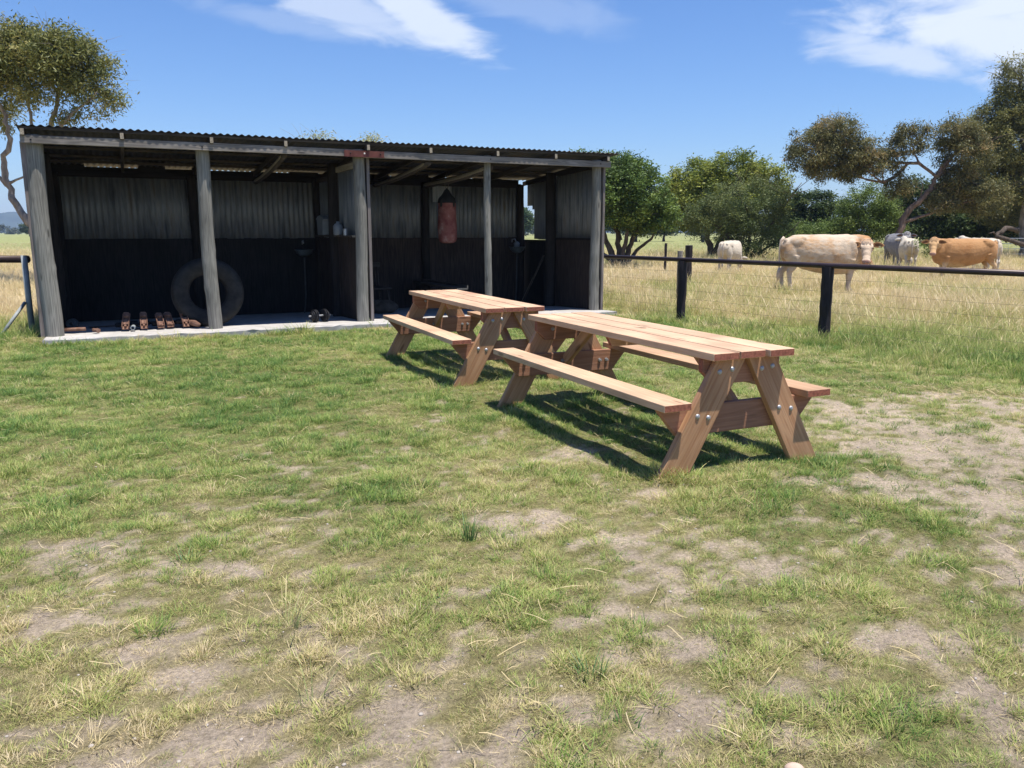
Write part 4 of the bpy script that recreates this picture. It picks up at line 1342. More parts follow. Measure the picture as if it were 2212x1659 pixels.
def leaf_mesh(blobs, per_m2, ll, lw, cols, droop, seed, clump=.30, fill=.5, lpc=70):
    """blobs: (x,y,z,rx,rz[,ry]); small leaf faces gathered in clumps through each blob"""
    r = np.random.default_rng(seed)
    C = []
    for bl in blobs:
        x, y, z, rx, rz = bl[:5]
        ry = bl[5] if len(bl) > 5 else (rx + rz) / 2
        n = max(6, int(per_m2 * (rx * rz + rx * ry + ry * rz) * 2.2))
        d = r.normal(size=(n, 3)); d /= np.linalg.norm(d, axis=1)[:, None]
        rad = 1 - fill * r.random(n) ** 1.6
        wob = 1 + .22 * (fbm(d[:, 0] * 2 + x, d[:, 2] * 2 + d[:, 1], 1.5, 3, seed) - .5) * 2
        C.append(np.array([x, y, z]) + d * (rad * wob)[:, None] * np.array([rx, ry, rz]))
    C = np.concatenate(C)
    C = C[C[:, 2] > .25]
    nc = len(C)
    cl = r.uniform(.7, 1.35, nc)
    cnt = (lpc * LEAFX * cl).astype(int)
    ci = np.repeat(np.arange(nc), cnt)
    n = len(ci)
    off = r.normal(size=(n, 3)) * (clump * .55) * cl[ci][:, None]
    off[:, 2] *= .75
    P = C[ci] + off
    # leaf axes
    ax = r.normal(size=(n, 3)); ax[:, 2] = ax[:, 2] * .6 - droop
    ax /= np.linalg.norm(ax, axis=1)[:, None]
    nn = r.normal(size=(n, 3)); nn[:, 2] = np.abs(nn[:, 2]) + .5
    sd = np.cross(ax, nn); sd /= (np.linalg.norm(sd, axis=1)[:, None] + 1e-6)
    s = r.uniform(.6, 1.35, n)[:, None]
    a = P; m = P + ax * ll * .5 * s; t = P + ax * ll * s
    V = np.stack([a, m + sd * lw * .5 * s, t, m - sd * lw * .5 * s], 1).reshape(-1, 3)
    F = np.arange(n * 4).reshape(-1, 4)
    me = mesh_np('crown', V, F)
    cols = np.array(cols)
    k = np.clip(r.normal(.5, .28, nc), 0, 1)[ci] * .65 + r.random(n) * .35
    k = np.clip(k, 0, .999) * (len(cols) - 1)
    i0 = k.astype(int); f = (k - i0)[:, None]
    c = cols[i0] * (1 - f) + cols[np.minimum(i0 + 1, len(cols) - 1)] * f
    c = c * r.uniform(.85, 1.15, n)[:, None]
    c = c * 1.5
    at_ = me.attributes.new('tint', 'FLOAT_COLOR', 'FACE')
    at_.data.foreach_set('color', np.concatenate([c, np.ones((n, 1))], 1).astype(np.float32).ravel())
    return me, C


def limbs(stems, targets, seed, twig=True, tr=.035):
    rnd = random.Random(seed)
    b = MB()
    nodes = []
    for st, r0, r1 in stems:
        P = [Vector(p) for p in st]
        # resample and roughen
        Q = []; R = []
        for i in range(len(P) - 1):
            for k in range(4):
                t = k / 4; p = P[i].lerp(P[i + 1], t)
                if Q: p = p + Vector((rnd.uniform(-1, 1), rnd.uniform(-1, 1), rnd.uniform(-.5, .5))) * (.35 * r0)
                Q.append(p)
        Q.append(P[-1])
        for i in range(len(Q)):
            t = i / (len(Q) - 1); R.append((r0 * (1 - t) + r1 * t) * rnd.uniform(.92, 1.1))
        R[0] *= 1.35
        b.tube(Q, R, 10, noise=.05)
        for i, q in enumerate(Q):
            if i > len(Q) * .3: nodes.append((q, R[i]))
    for t in targets:
        t = Vector(t)
        q, r = min(nodes, key=lambda n: (n[0] - t).length + (2.5 if n[0].z > t.z else 0))
        m1 = q.lerp(t, .35) + Vector((rnd.uniform(-.25, .25), rnd.uniform(-.25, .25), rnd.uniform(-.1, .3)))
        m2 = q.lerp(t, .7) + Vector((rnd.uniform(-.25, .25), rnd.uniform(-.25, .25), rnd.uniform(-.1, .3)))
        rr = min(r * .6, tr)
        b.tube([q, m1, m2, t], [rr, rr * .75, rr * .5, rr * .2], 6)
        if twig:
            for _ in range(3):
                e = t + Vector((rnd.uniform(-.8, .8), rnd.uniform(-.8, .8), rnd.uniform(-.2, .8)))
                b.tube([m2, m2.lerp(e, .5) + Vector((0, 0, .1)), e], [rr * .4, rr * .3, rr * .1], 5)
    return b


def tree(name, label, blobs, stems, bark, cols, per=5, ll=.13, lw=.045, droop=.3, seed=1, clump=.3, fill=.5, lpc=60, ntg=30, tr=.035, group=None):
    root = empty(name, (stems[0][0][0][0], stems[0][0][0][1], 0), 0, label, 'tree', group)
    me, C = leaf_mesh(blobs, per, ll, lw, cols, droop, seed, clump, fill, lpc)
    inv = Matrix.Translation(-root.location)
    cr = link_mesh('crown', me, M['leaf'], root); cr.matrix_local = inv
    rr = np.random.default_rng(seed)
    tg = C[rr.choice(len(C), min(ntg, len(C)), replace=False)] if ntg else []
    tb = limbs(stems, [tuple(t) for t in tg], seed, tr=tr)
    tk = tb.build('trunk', M[bark], root, sm=True); tk.matrix_local = inv
    return root


OLIVE = [(.04, .052, .018), (.09, .105, .033), (.17, .17, .055), (.27, .235, .09)]
GUM = [(.035, .042, .018), (.08, .085, .035), (.135, .125, .05), (.22, .15, .07)]
BUSH = [(.018, .035, .010), (.05, .085, .022), (.095, .145, .032), (.16, .20, .05)]
YEL = [(.04, .06, .014), (.10, .13, .025), (.20, .22, .04), (.27, .27, .06)]
DARK = [(.014, .028, .010), (.03, .055, .018), (.06, .085, .028), (.10, .12, .04)]
FEATH = [(.025, .045, .012), (.06, .095, .022), (.11, .155, .035), (.17, .21, .05)]
GREYG = [(.03, .04, .028), (.06, .07, .045), (.09, .10, .06)]

tree('gum_tree', 'tall gum tree with pale bare limbs rising behind the left end of the shed',
     [(-13.72, 24, 6.45, 1.55, .95), (-12.58, 24, 6.10, 1.05, .80), (-14.33, 24, 5.8, .99, .8), (-11.93, 24, 5.35, .78, .5), (-12.77, 24, 6.5, 1.0, .65), (-13.3, 23.6, 5.35, .5, .25), (-15.06, 24, 6.3, .99, .99), (-14.06, 24.3, 6.8, .8, .55), (-15.6, 25, 4.9, .7, .5), (-12.6, 24, 4.75, .5, .2)],
     [([(-13.9, 24, -.1), (-13.97, 24, 1.26), (-14.23, 24, 1.79), (-14.54, 24, 2.32), (-14.74, 24, 2.85), (-14.76, 24, 3.51), (-14.5, 24, 4.15), (-14.58, 24, 4.79), (-14.9, 24, 5.42)], .135, .04),
      ([(-13.85, 24.1, 0), (-13.73, 24, 2.2), (-13.45, 24, 3.9), (-13.13, 24, 4.92), (-12.91, 24, 5.55), (-12.58, 24, 6.0)], .10, .03),
      ([(-13.73, 24, 2.85), (-13.79, 24, 4.15), (-13.86, 24, 5.05), (-13.91, 24, 6.05)], .07, .02),
      ([(-13.45, 24, 3.9), (-12.9, 23.8, 4.5), (-12.3, 23.7, 4.95), (-11.9, 23.7, 5.2)], .07, .02),
      ([(-14.7, 24, 2.9), (-14.2, 24, 3.1), (-13.8, 23.9, 3.0), (-13.5, 23.8, 3.15)], .04, .012),
      ([(-14.74, 24, 2.85), (-15.2, 24, 3.4), (-15.6, 24, 3.9)], .05, .015)],
     'bark', OLIVE, per=9.0, ll=.13, lw=.036, droop=.55, seed=21, clump=.30, fill=.5, lpc=60, ntg=60, tr=.04)
tree('gum_tree', 'pale feathery treetops showing just above the middle of the shed roof',
     [(-6.97, 30, 4.62, .60, .62), (-5.29, 30, 4.56, .70, .52), (-6.14, 30, 4.0, 1.06, .40), (-8.72, 30, 3.3, 1.76, .7), (-10.2, 30, 3.0, 1.0, .6)],
     [([(-7.2, 30, 0), (-7.1, 30, 2), (-6.95, 30, 4.2)], .12, .03), ([(-7.1, 30, 1.6), (-5.6, 30, 3), (-5.3, 30, 4.2)], .08, .02), ([(-7.1, 30, 1.2), (-8.2, 30, 2.4), (-8.9, 30, 3.1)], .08, .02)],
     'bark', [(.10, .11, .05), (.2, .21, .10), (.34, .31, .18)], per=6, ll=.14, lw=.035, droop=.2, seed=22, clump=.3, fill=.7, lpc=38, ntg=20)
tree('round_bush_tree', 'dense rounded dark green tree with many spreading stems just right of the shed',
     [(4.14, 36, 3.53, 1.69, 1.44, 1.9), (5.47, 36, 2.93, 1.48, 1.3, 1.8), (3.75, 36, 2.6, 1.69, 1.0, 1.8), (5.91, 36, 2.14, 1.27, .7, 1.4), (3.32, 36, 4.02, 1.06, .97), (4.83, 36, 4.08, 1.27, .8), (6.4, 36, 2.44, .85, .85), (2.6, 36, 3.2, 1.1, 1.0)],
     [([(4.75, 36, -.1), (4.3, 36, .9), (3.9, 35.9, 1.8), (3.6, 36, 2.6)], .17, .05), ([(4.85, 36, -.1), (4.75, 36.2, 1), (4.6, 36.2, 1.9), (4.5, 36, 2.8)], .16, .05),
      ([(4.95, 36, -.1), (5.2, 36, .8), (5.5, 36, 1.6), (5.9, 36, 2.3)], .15, .05), ([(4.8, 35.8, 0), (4.95, 35.6, 1), (5.1, 35.5, 1.8), (5.0, 35.5, 2.6)], .12, .04),
      ([(5.0, 36.1, 0), (5.6, 36.2, .7), (6.2, 36.2, 1.2), (6.5, 36.2, 1.9)], .10, .03), ([(4.7, 36, 0), (4.0, 36.1, .6), (3.3, 36.1, 1.3), (3.0, 36, 2)], .12, .04)],
     'bark_dark', BUSH, per=8.5, ll=.13, lw=.06, droop=.1, seed=23, clump=.30, fill=.45, lpc=62, ntg=30)
tree('bush_tree', 'broad yellowish green tree behind the darker thorny bush',
     [(11.09, 50, 4.32, 1.76, 1.47), (13.32, 50, 4.86, 2.12, 1.29), (15.04, 50, 4.18, 1.76, 1.53), (12.27, 50, 3.22, 2.94, 1.62), (10.61, 50, 2.6, 1.76, 1.0)],
     [([(12.3, 50, -.1), (12.0, 50, 1.5), (11.2, 50, 3)], .22, .07), ([(12.4, 50, 0), (13.2, 50, 2), (14.2, 50, 3.6)], .2, .06)],
     'bark_dark', YEL, per=6, ll=.17, lw=.075, droop=.1, seed=24, clump=.36, fill=.45, lpc=60, ntg=20)
tree('thorn_bush', 'dark olive feathery bush with spiky bare twigs, just right of the white grazing cow',
     [(12.3, 44, 2.77, 2.3, 1.7), (11.35, 44, 2.0, 1.94, 1.1), (13.37, 44, 1.75, 1.8, 1.2), (14.16, 44, 3.01, .8, 1.3), (10.4, 44, 2.35, 1.2, .75), (13.0, 43.5, 1.0, 1.2, .8)],
     [([(12.6, 44, -.1), (12.1, 44, .9), (11.2, 44, 1.7), (10.5, 44, 2.2)], .11, .03), ([(12.7, 44, -.1), (12.9, 44, 1), (12.8, 44, 2.2)], .12, .04), ([(12.8, 44, -.1), (13.5, 44, 1.1), (14.2, 44, 2.2), (14.9, 44, 3.3), (15.5, 44, 4.1)], .10, .012),
      ([(12.8, 44, 0), (14.2, 44, .9), (15.2, 44, 1.7), (15.6, 44, 2.2)], .07, .012), ([(14.9, 44, 3.3), (15.4, 44, 3.6), (15.9, 44, 3.75)], .03, .008), ([(14.5, 44, 2.8), (14.9, 44, 3.8), (15.0, 44, 4.4)], .03, .008), ([(15.2, 44, 3.7), (15.8, 44, 4.2), (16.2, 44, 4.5)], .02, .006)],
     'bark_dark', DARK[1:] + [(.16, .18, .06)], per=6, ll=.10, lw=.045, droop=-.2, seed=25, clump=.33, fill=.65, lpc=56, ntg=40)
tree('bush_tree', 'low dark green bushy tree between the thorny bush and the bright feathery one',
     [(21.86, 60, 3.39, 1.94, 1.13), (21.27, 60, 2.06, 2.12, 1.41), (23.63, 60, 2.4, 2.12, 1.34), (20.22, 60, 2.56, 1.06, 1.8), (20.6, 58, 1.2, 1.8, 1.0)],
     [([(21.5, 60, -.1), (21.6, 60, 1.5), (21.9, 60, 3)], .2, .06)], 'bark_dark', DARK, per=4.5, ll=.2, lw=.09, droop=.1, seed=26, clump=.38, fill=.45, lpc=55, ntg=12)
tree('feathery_tree', 'bright green feathery tree with fine leaves above the cream cow\'s head',
     [(20.13, 46, 3.08, 1.6, 1.2), (19.86, 46, 1.9, 2.1, 1.0), (21.2, 46, 2.32, .9, 1.1), (17.9, 46, 1.35, 1.5, .8), (16.6, 46.5, 1.2, 1.5, .8)],
     [([(19.9, 46, -.1), (19.8, 46, 1.2), (20.0, 46, 2.6)], .13, .04), ([(19.9, 46, .6), (20.8, 46, 1.6), (21.2, 46, 2.3)], .08, .03), ([(19.8, 46, .5), (18.6, 46, 1), (17.8, 46, 1.5)], .07, .02)],
     'bark_dark', FEATH, per=7.5, ll=.11, lw=.05, droop=.2, seed=27, clump=.34, fill=.65, lpc=58, ntg=30)
tree('gum_tree', 'leaning gum tree with reddish trunk, open forked limbs and separate clumps of brownish leaves',
     [(16.23, 42, 6.37, 1.36, .99), (15.23, 42, 5.58, 1.43, 1.0), (17.22, 42, 5.58, 1.36, .95), (18.45, 42, 5.05, 1.45, .7), (16.01, 42, 4.6, 1.2, .45), (17.1, 42, 4.5, .8, .4), (20.15, 42, 6.19, 1.0, .78), (22.29, 42, 6.48, 1.05, .85), (23.0, 42, 5.35, 1.3, 1.1), (22.9, 42, 4.0, 1.1, .9), (23.93, 42, 3.29, 1.3, 1.0), (19.8, 42, 3.9, .62, .72), (22.2, 42, 3.1, .9, .6)],
     [([(19.72, 42, -.2), (19.86, 42, 1.07), (20.26, 42, 2.43), (20.85, 42, 2.99), (21.4, 42, 3.68), (21.65, 42, 4.28), (21.92, 42, 4.9), (22.73, 42, 5.69)], .20, .06),
      ([(21.65, 42, 4.28), (20.68, 42, 4.96), (20.12, 42, 4.96), (19.57, 42, 4.32), (19.0, 42.1, 4.0)], .07, .09), ([(20.12, 42, 4.96), (19.0, 42, 5.0), (17.6, 42, 5.2), (16.4, 42, 5.6)], .06, .03),
      ([(20.68, 42, 4.96), (20.4, 42, 5.46), (20.15, 42, 6.14)], .05, .03), ([(21.65, 42, 4.28), (22.21, 42, 5.01), (22.63, 42, 5.9)], .09, .04), ([(20.13, 42, 2.01), (21.29, 42, 2.36), (22.21, 42, 2.71), (23.82, 42, 3.17)], .09, .03),
      ([(20.9, 42, 3.1), (21.0, 42, 3.8), (20.8, 42, 4.4)], .03, .01), ([(21.3, 42, 3.6), (22.0, 42, 3.9), (22.9, 42, 4.0)], .06, .03)],
     'bark_red', GUM, per=9, ll=.15, lw=.042, droop=.7, seed=28, clump=.30, fill=.55, lpc=62, ntg=70, tr=.045)
tree('gum_tree', 'tallest gum tree at the right edge with a thin see-through top',
     [(28.75, 48, 10.35, 1.1, 1.0), (27.78, 48, 8.08, 1.3, .85), (28.93, 48, 8.46, 1.55, 1.2), (29.43, 48, 6.55, 2.26, 1.5), (29.4, 48, 4.6, 2.2, 1.5), (31.54, 48, 7.83, 1.98, 3.0), (27.9, 48, 6.0, 1.1, .9), (28.1, 48, 9.4, .55, .5), (28.6, 50, 7.2, 1.6, 1.1), (29.0, 50, 5.0, 1.7, 1.2), (30.9, 50, 2.8, 2.0, 1.2), (27.4, 50, 3.8, 1.3, 1.0)],
     [([(30.5, 48, -.2), (30.2, 48, 3), (29.8, 48, 5.5), (29.4, 48, 8), (29.0, 48, 10)], .35, .06), ([(29.8, 48, 5.5), (28.6, 48, 6.6), (27.8, 48, 7.9)], .12, .04), ([(30.2, 48, 3), (31, 48, 5.5), (31.6, 48, 8)], .16, .05)],
     'bark', GUM[:2] + OLIVE[2:], per=5.6, ll=.17, lw=.05, droop=.6, seed=29, clump=.36, fill=.6, lpc=56, ntg=60, tr=.05)
tree('dense_tree', 'dark wide tree mass behind the orange-tan cow at the right edge',
     [(29.84, 54, 2.6, 2.22, 1.5), (31.96, 54, 2.9, 2.38, 1.9), (34.05, 54, 3.3, 2.22, 2.4), (28.09, 54, 1.8, 1.59, 1.0), (30.6, 55, 4.4, 2.0, 1.2), (27.0, 55, 3.6, 1.4, 1.3)],
     [([(30.8, 54, -.2), (30.9, 54, 1.6), (30.2, 54, 3.6)], .3, .08), ([(31, 54, 0), (32.5, 54, 1.8), (33.5, 54, 3)], .2, .06)],
     'bark_dark', DARK, per=5.5, ll=.2, lw=.09, droop=.2, seed=30, clump=.38, fill=.5, lpc=55, ntg=20)
# long low dead limb under the right-hand trees
b = limbs([([(28.9, 46.5, 1.6), (27.9, 46, 1.75), (27.2, 45.6, 1.3), (28.6, 45, .75), (29.8, 44.6, .1)], .14, .11), ([(27.2, 45.6, 1.3), (26.9, 45.4, 1.5), (26.5, 45.2, 1.45)], .05, .015)], [], 5)
o = b.build('fallen_limb', M['bark_dark'], sm=True); tag(o, 'dark crooked fallen limb low down at the right edge, before the white gate', 'branch')
# broken leafy branch by the cream cow's muzzle
b = limbs([([(15.7, 31.2, 1.15), (16.2, 31.1, .9), (16.7, 31, .55), (16.9, 31, .1)], .05, .03), ([(16.2, 31.1, .9), (16.6, 31, .95), (16.9, 31, .8)], .025, .01)], [], 6)
root = empty('fallen_branch', (16.2, 31.1, 0), 0, 'small broken leafy branch right of the cream cow\'s head', 'branch')
tk = b.build('stem', M['bark_dark'], root, sm=True); tk.matrix_local = Matrix.Translation((-16.2, -31.1, 0))
me, C = leaf_mesh([(15.75, 31.1, 1.0, .35, .22), (16.2, 31.1, .8, .3, .15)], 8, .1, .035, FEATH, .4, 44, .15, .8, 22)
cr = link_mesh('leaves', me, M['leaf'], root); cr.matrix_local = Matrix.Translation((-16.2, -31.1, 0))

# far trees: one of each kind, then copies
def far_proto(i):
    r = random.Random(60 + i)
    w = [3.2, 4.2, 2.6][i]; h = [4.6, 5.4, 5.0][i]
    bl = [(r.uniform(-w * .5, w * .5), r.uniform(-1, 1), h * r.uniform(.45, .8), w * r.uniform(.4, .6), h * r.uniform(.18, .28)) for _ in range(6)]
    root = empty('far_tree', (0, 0, 0), 0, '', 'tree')
    me, C = leaf_mesh(bl, 1.5, .42, .20, [GREYG, DARK, GREYG][i], .2, 80 + i, .55, .5, 42)
    link_mesh('crown', me, M['leaf'], root)
    tb = limbs([([(0, 0, -.2), (.2, 0, h * .3), (-.1, 0, h * .6)], .28, .1)], [tuple(c) for c in C[:8]], i, twig=False, tr=.08)
    tb.build('trunk', M['bark_dark'], root, sm=True)
    return root


protos = [far_proto(i) for i in range(3)]
FAR = [(19.5, 128, 1.0, 0, 'first grey-green tree in the gap right of the round tree'), (25.0, 134, .85, 1, 'second low grey-green tree in the gap right of the round tree'), (29.5, 125, .9, 2, 'narrow grey-green tree in the gap, above the square post'),
       (35, 150, 1.1, 0, 'wide grey-green tree across the green field, left of the white grazing cow'), (42, 158, 1.0, 1, 'far tree showing over the back of the white grazing cow'), (22, 165, 1.2, 1, 'larger tree behind the first trees of the gap'),
       (48, 140, 1.0, 2, 'far tree hidden low behind the thorny bush'), (62, 130, 1.25, 1, 'dark far tree behind the leaning trunk of the gum'), (68, 128, 1.3, 0, 'dark far tree between the leaning gum and the right-hand trees'), (75, 132, 1.2, 1, 'far tree behind the orange-tan cow'),
       (84, 140, 1.3, 0, 'far tree at the right edge beyond the white gate'), (10, 170, 1.1, 2, 'far tree glimpsed between the stems of the round tree'), (2.4, 190, 1.4, 1, 'far tree seen through the torn corner of the shed'), (-2, 230, 1.2, 0, 'far tree behind the shed, left of the torn corner'),
       (-178, 300, .9, 1, 'dark round tree on the left horizon, between two lower ones'), (-169, 290, .75, 0, 'low tree on the horizon left of the shed, beside the leaning trunk'), (-196, 300, .7, 2, 'small tree on the horizon at the left picture edge'), (-190, 330, 1.0, 1, 'blurred tree behind the two on the left horizon'),
       (55, 175, 1.3, 0, 'large far tree low between the feathery tree and the gum'), (92, 128, 1.3, 1, 'far tree beyond the right edge trees')]
cnt = {}
for x, y, s, k, lb in FAR:
    src = protos[k]
    if k not in cnt: root = src; cnt[k] = 1
    else:
        root = src.copy(); COL.objects.link(root)
        for ch in list(src.children):
            c = ch.copy(); COL.objects.link(c); c.parent = root
    root.location = (x, y, 0); root.scale = (s, s, s * .95); root.rotation_euler = (0, 0, x * .7)
    tag(root, lb, 'tree', 'far trees across the paddock')
# hazy tree lines that read as one mass
def treeline(name, pts, hgt, seed, label):
    bl = []
    r = random.Random(seed)
    for (x0, y0), (x1, y1) in zip(pts, pts[1:]):
        n = int(math.hypot(x1 - x0, y1 - y0) / 5)
        for i in range(n):
            t = i / n; h = hgt * r.uniform(.5, 1.1)
            bl.append((x0 + (x1 - x0) * t, y0 + (y1 - y0) * t + r.uniform(-8, 8), h * .5, r.uniform(3, 6), h * .5, 3))
    me, C = leaf_mesh(bl, .12, 1.3, .7, GREYG, .1, seed, 1.4, .4, 16)
    o = link_mesh(name, me, M['leaf']); tag(o, label, 'trees', kind='stuff')


treeline('far_woodland', [(-420, 560), (-250, 620), (-60, 640)], 6.5, 90, 'thin dark line of woodland along the left horizon')
treeline('far_woodland', [(-60, 420), (60, 380), (170, 300), (260, 220)], 9, 91, 'grey-green woodland closing the field behind the right-hand trees')


# ------------------------------------------------------------------ grass
def tuft(name, n, h, w, spread, lean, seed, mat, seedheads=0, segs=3):
    r = np.random.default_rng(seed)
    V = []; F = []; bl = []; k = 0
    for i in range(n):
        a = r.uniform(0, 2 * math.pi); rad = spread * math.sqrt(r.random())
        bx, by = rad * math.cos(a), rad * math.sin(a)
        d = a + r.normal() * .8
        hh = h * r.uniform(.5, 1.15); le = lean * r.uniform(.3, 1.3); ww = w * r.uniform(.7, 1.3)
        px, py = -math.sin(d + r.normal() * .6), math.cos(d + r.normal() * .6)
        v = r.normal() * .10
        head = i < seedheads
        for s in range(segs + 1):
            t = s / segs
            x = bx + math.cos(d) * hh * le * t ** 1.7; y = by + math.sin(d) * hh * le * t ** 1.7
            z = hh * t * (1 - .25 * le * t) - .012
            wd = ww * (1 - t ** 1.5 * .92) if not head else ww * (.55 if t < .75 else 1.6 * (1 - t) * 4 * .6 + .25)
            V += [(x - px * wd / 2, y - py * wd / 2, z), (x + px * wd / 2, y + py * wd / 2, z)]
            if s: F.append((k - 2, k - 1, k + 1, k)); bl.append(v * 1.4 + (.12 * t if not head else .35 * (t > .6)))
            k += 2
    me = mesh_np(name, V, F)
    at_ = me.attributes.new('bl', 'FLOAT', 'FACE'); at_.data.foreach_set('value', np.array(bl, np.float32))
    o = bpy.data.objects.new(name, me); me.materials.append(mat)
    return o


def tuft_set(name, lst):
    c = bpy.data.collections.new(name)
    for i, o in enumerate(lst):
        o.name = name + '_%02d' % i
        c.objects.link(o)
    return c


def scatter(name, P, rotz, scl, idx, tint, coll, label, cat, tilt=None):
    me = bpy.data.meshes.new(name)
    n = len(P)
    me.vertices.add(n); me.vertices.foreach_set('co', P.astype(np.float32).ravel())
    for nm, dt, arr in (('rotz', 'FLOAT', rotz), ('scl', 'FLOAT', scl), ('tint', 'FLOAT', tint), ('idx', 'INT', idx)):
        a = me.attributes.new(nm, dt, 'POINT'); a.data.foreach_set('value', arr.astype(np.float32 if dt == 'FLOAT' else np.int32))
    o = bpy.data.objects.new(name, me); COL.objects.link(o)
    ng = bpy.data.node_groups.new(name + '_scatter', 'GeometryNodeTree')
    ng.interface.new_socket('Geometry', in_out='INPUT', socket_type='NodeSocketGeometry')
    ng.interface.new_socket('Geometry', in_out='OUTPUT', socket_type='NodeSocketGeometry')
    N = ng.nodes; L = ng.links
    gi = N.new('NodeGroupInput'); gout = N.new('NodeGroupOutput')
    ci = N.new('GeometryNodeCollectionInfo'); ci.inputs['Collection'].default_value = coll
    ci.inputs['Separate Children'].default_value = True; ci.inputs['Reset Children'].default_value = True
    iop = N.new('GeometryNodeInstanceOnPoints'); iop.inputs['Pick Instance'].default_value = True

    def na(nm, dt):
        a = N.new('GeometryNodeInputNamedAttribute'); a.data_type = dt; a.inputs['Name'].default_value = nm
        return [s for s in a.outputs if s.enabled and s.name == 'Attribute'][0]
    cx = N.new('ShaderNodeCombineXYZ'); L.new(na('rotz', 'FLOAT'), cx.inputs[2])
    L.new(gi.outputs[0], iop.inputs['Points']); L.new(ci.outputs[0], iop.inputs['Instance'])
    L.new(na('idx', 'INT'), iop.inputs['Instance Index']); L.new(cx.outputs[0], iop.inputs['Rotation']); L.new(na('scl', 'FLOAT'), iop.inputs['Scale'])
    L.new(iop.outputs[0], gout.inputs[0])
    md = o.modifiers.new('scatter', 'NODES'); md.node_group = ng
    tag(o, label, cat, kind='stuff')
    return o


def frustum_points(n, y0, y1, r, k=.70, m=1.0):
    """random ground points, a little wider than the view"""
    u = r.random(n)
    # uniform over a trapezium widening with y
    a0, a1 = k * y0 ** 2 / 2 + m * y0, k * y1 ** 2 / 2 + m * y1
    A = a0 + u * (a1 - a0)
    y = (-m + np.sqrt(m * m + 2 * k * A)) / k
    x = r.uniform(-1, 1, n) * (k * y + m)
    return x, y


FEET = []
for tx, ty, ta in ((.953, 5.983, 1.997), (-.479, 8.864, 1.983)):
    for sx in (-1.19, 1.19):
        for sy in (-.55, .55):
            FEET.append((tx + math.cos(ta) * sx - math.sin(ta) * sy, ty + math.sin(ta) * sx + math.cos(ta) * sy))


def lawn():
    r = np.random.default_rng(5)
    B = M['blade']
    tufts = [tuft('lt', 16, .040, .0030, .035, .8, 1, B), tuft('lt', 20, .052, .0032, .040, .9, 2, B), tuft('lt', 14, .034, .0034, .045, 1.1, 3, B), tuft('lt', 24, .060, .0034, .035, .7, 4, B), tuft('lt', 18, .045, .0030, .05, 1.3, 5, B),
             tuft('lt', 34, .020, .0024, .075, 1.2, 6, B, segs=2), tuft('lt', 30, .026, .0024, .07, 1.5, 7, B, segs=2)]
    coll = tuft_set('lawn_tuft', tufts)
    P = []
    for y0, y1, dens, s in ((1.6, 4.0, 1700, .70), (4.0, 7.0, 1150, .85), (7.0, 10.5, 720, 1.02), (10.5, 14.5, 400, 1.3)):
        area = (.70 * (y1 ** 2 - y0 ** 2) / 2 + (y1 - y0)) * 2
        x, y = frustum_points(int(dens * area), y0, y1, r)
        so = soil_amount(x, y); pd = paddock(x, y)
        keep = (r.random(len(x)) > sstep(-.12, .22, so) * .84) & (pd < .5) & ~in_shed(x, y, .0)
        x, y, so = x[keep], y[keep], so[keep]
        dr = dryness(x, y)
        cl = fbm(x, y, 6, 3, 77)
        sc = s * (.50 + .85 * sstep(.3, .78, cl)) * r.uniform(.6, 1.5, len(x)) * (1 - .25 * sstep(.0, .25, so))
        # rank growth where the mower misses: table feet, fence line, slab edge
        for fx, fy in FEET: sc = sc * (1 + .8 * np.exp(-((x - fx) ** 2 + (y - fy) ** 2) / .03))
        sc = sc * (1 + 1.0 * sstep(-1.1, -.1, paddock(x, y)) * (x > 1.7))
        s_, d_ = shed_sd(x, y)
        sc = sc * (1 + .9 * np.exp(-((d_ + .58) / .09) ** 2) * (fbm(x, y, 2.5, 2, 79) > .42))
        P.append(np.stack([x, y, ground_z(x, y), sc, dr, cl], 1))
    nmain = sum(len(p) for p in P)
    # a thin carpet of short blades and dead thatch between the tufts
    for y0, y1, dens, s in ((1.6, 4.0, 1300, .75), (4.0, 7.0, 850, 1.0), (7.0, 12.5, 420, 1.4)):
        area = (.70 * (y1 ** 2 - y0 ** 2) / 2 + (y1 - y0)) * 2
        x, y = frustum_points(int(dens * area), y0, y1, r)
        so = soil_amount(x, y)
        keep = (r.random(len(x)) > sstep(-.02, .45, so) * .80) & (paddock(x, y) < .3) & ~in_shed(x, y, .0)
        x, y = x[keep], y[keep]
        P.append(np.stack([x, y, ground_z(x, y), s * r.uniform(.6, 1.3, len(x)), dryness(x, y) + .22, 0 * x], 1))
    P = np.concatenate(P); n = len(P)
    tint = np.clip(-.02 + P[:, 4] * .84 + r.normal(0, .17, n) + .75 * (fbm(P[:, 0], P[:, 1], 6, 4, 78) - .5) + .25 * (r.random(n) < .09), 0, .95)
    idx = np.where(np.arange(n) < nmain, r.integers(0, 5, n), r.integers(5, 7, n))
    scatter('lawn_grass', P[:, :3], r.uniform(0, 6.28, n), P[:, 3], idx, tint, coll, 'short patchy green grass with bare sandy spots around the tables', 'grass')
    print('lawn tufts', n)


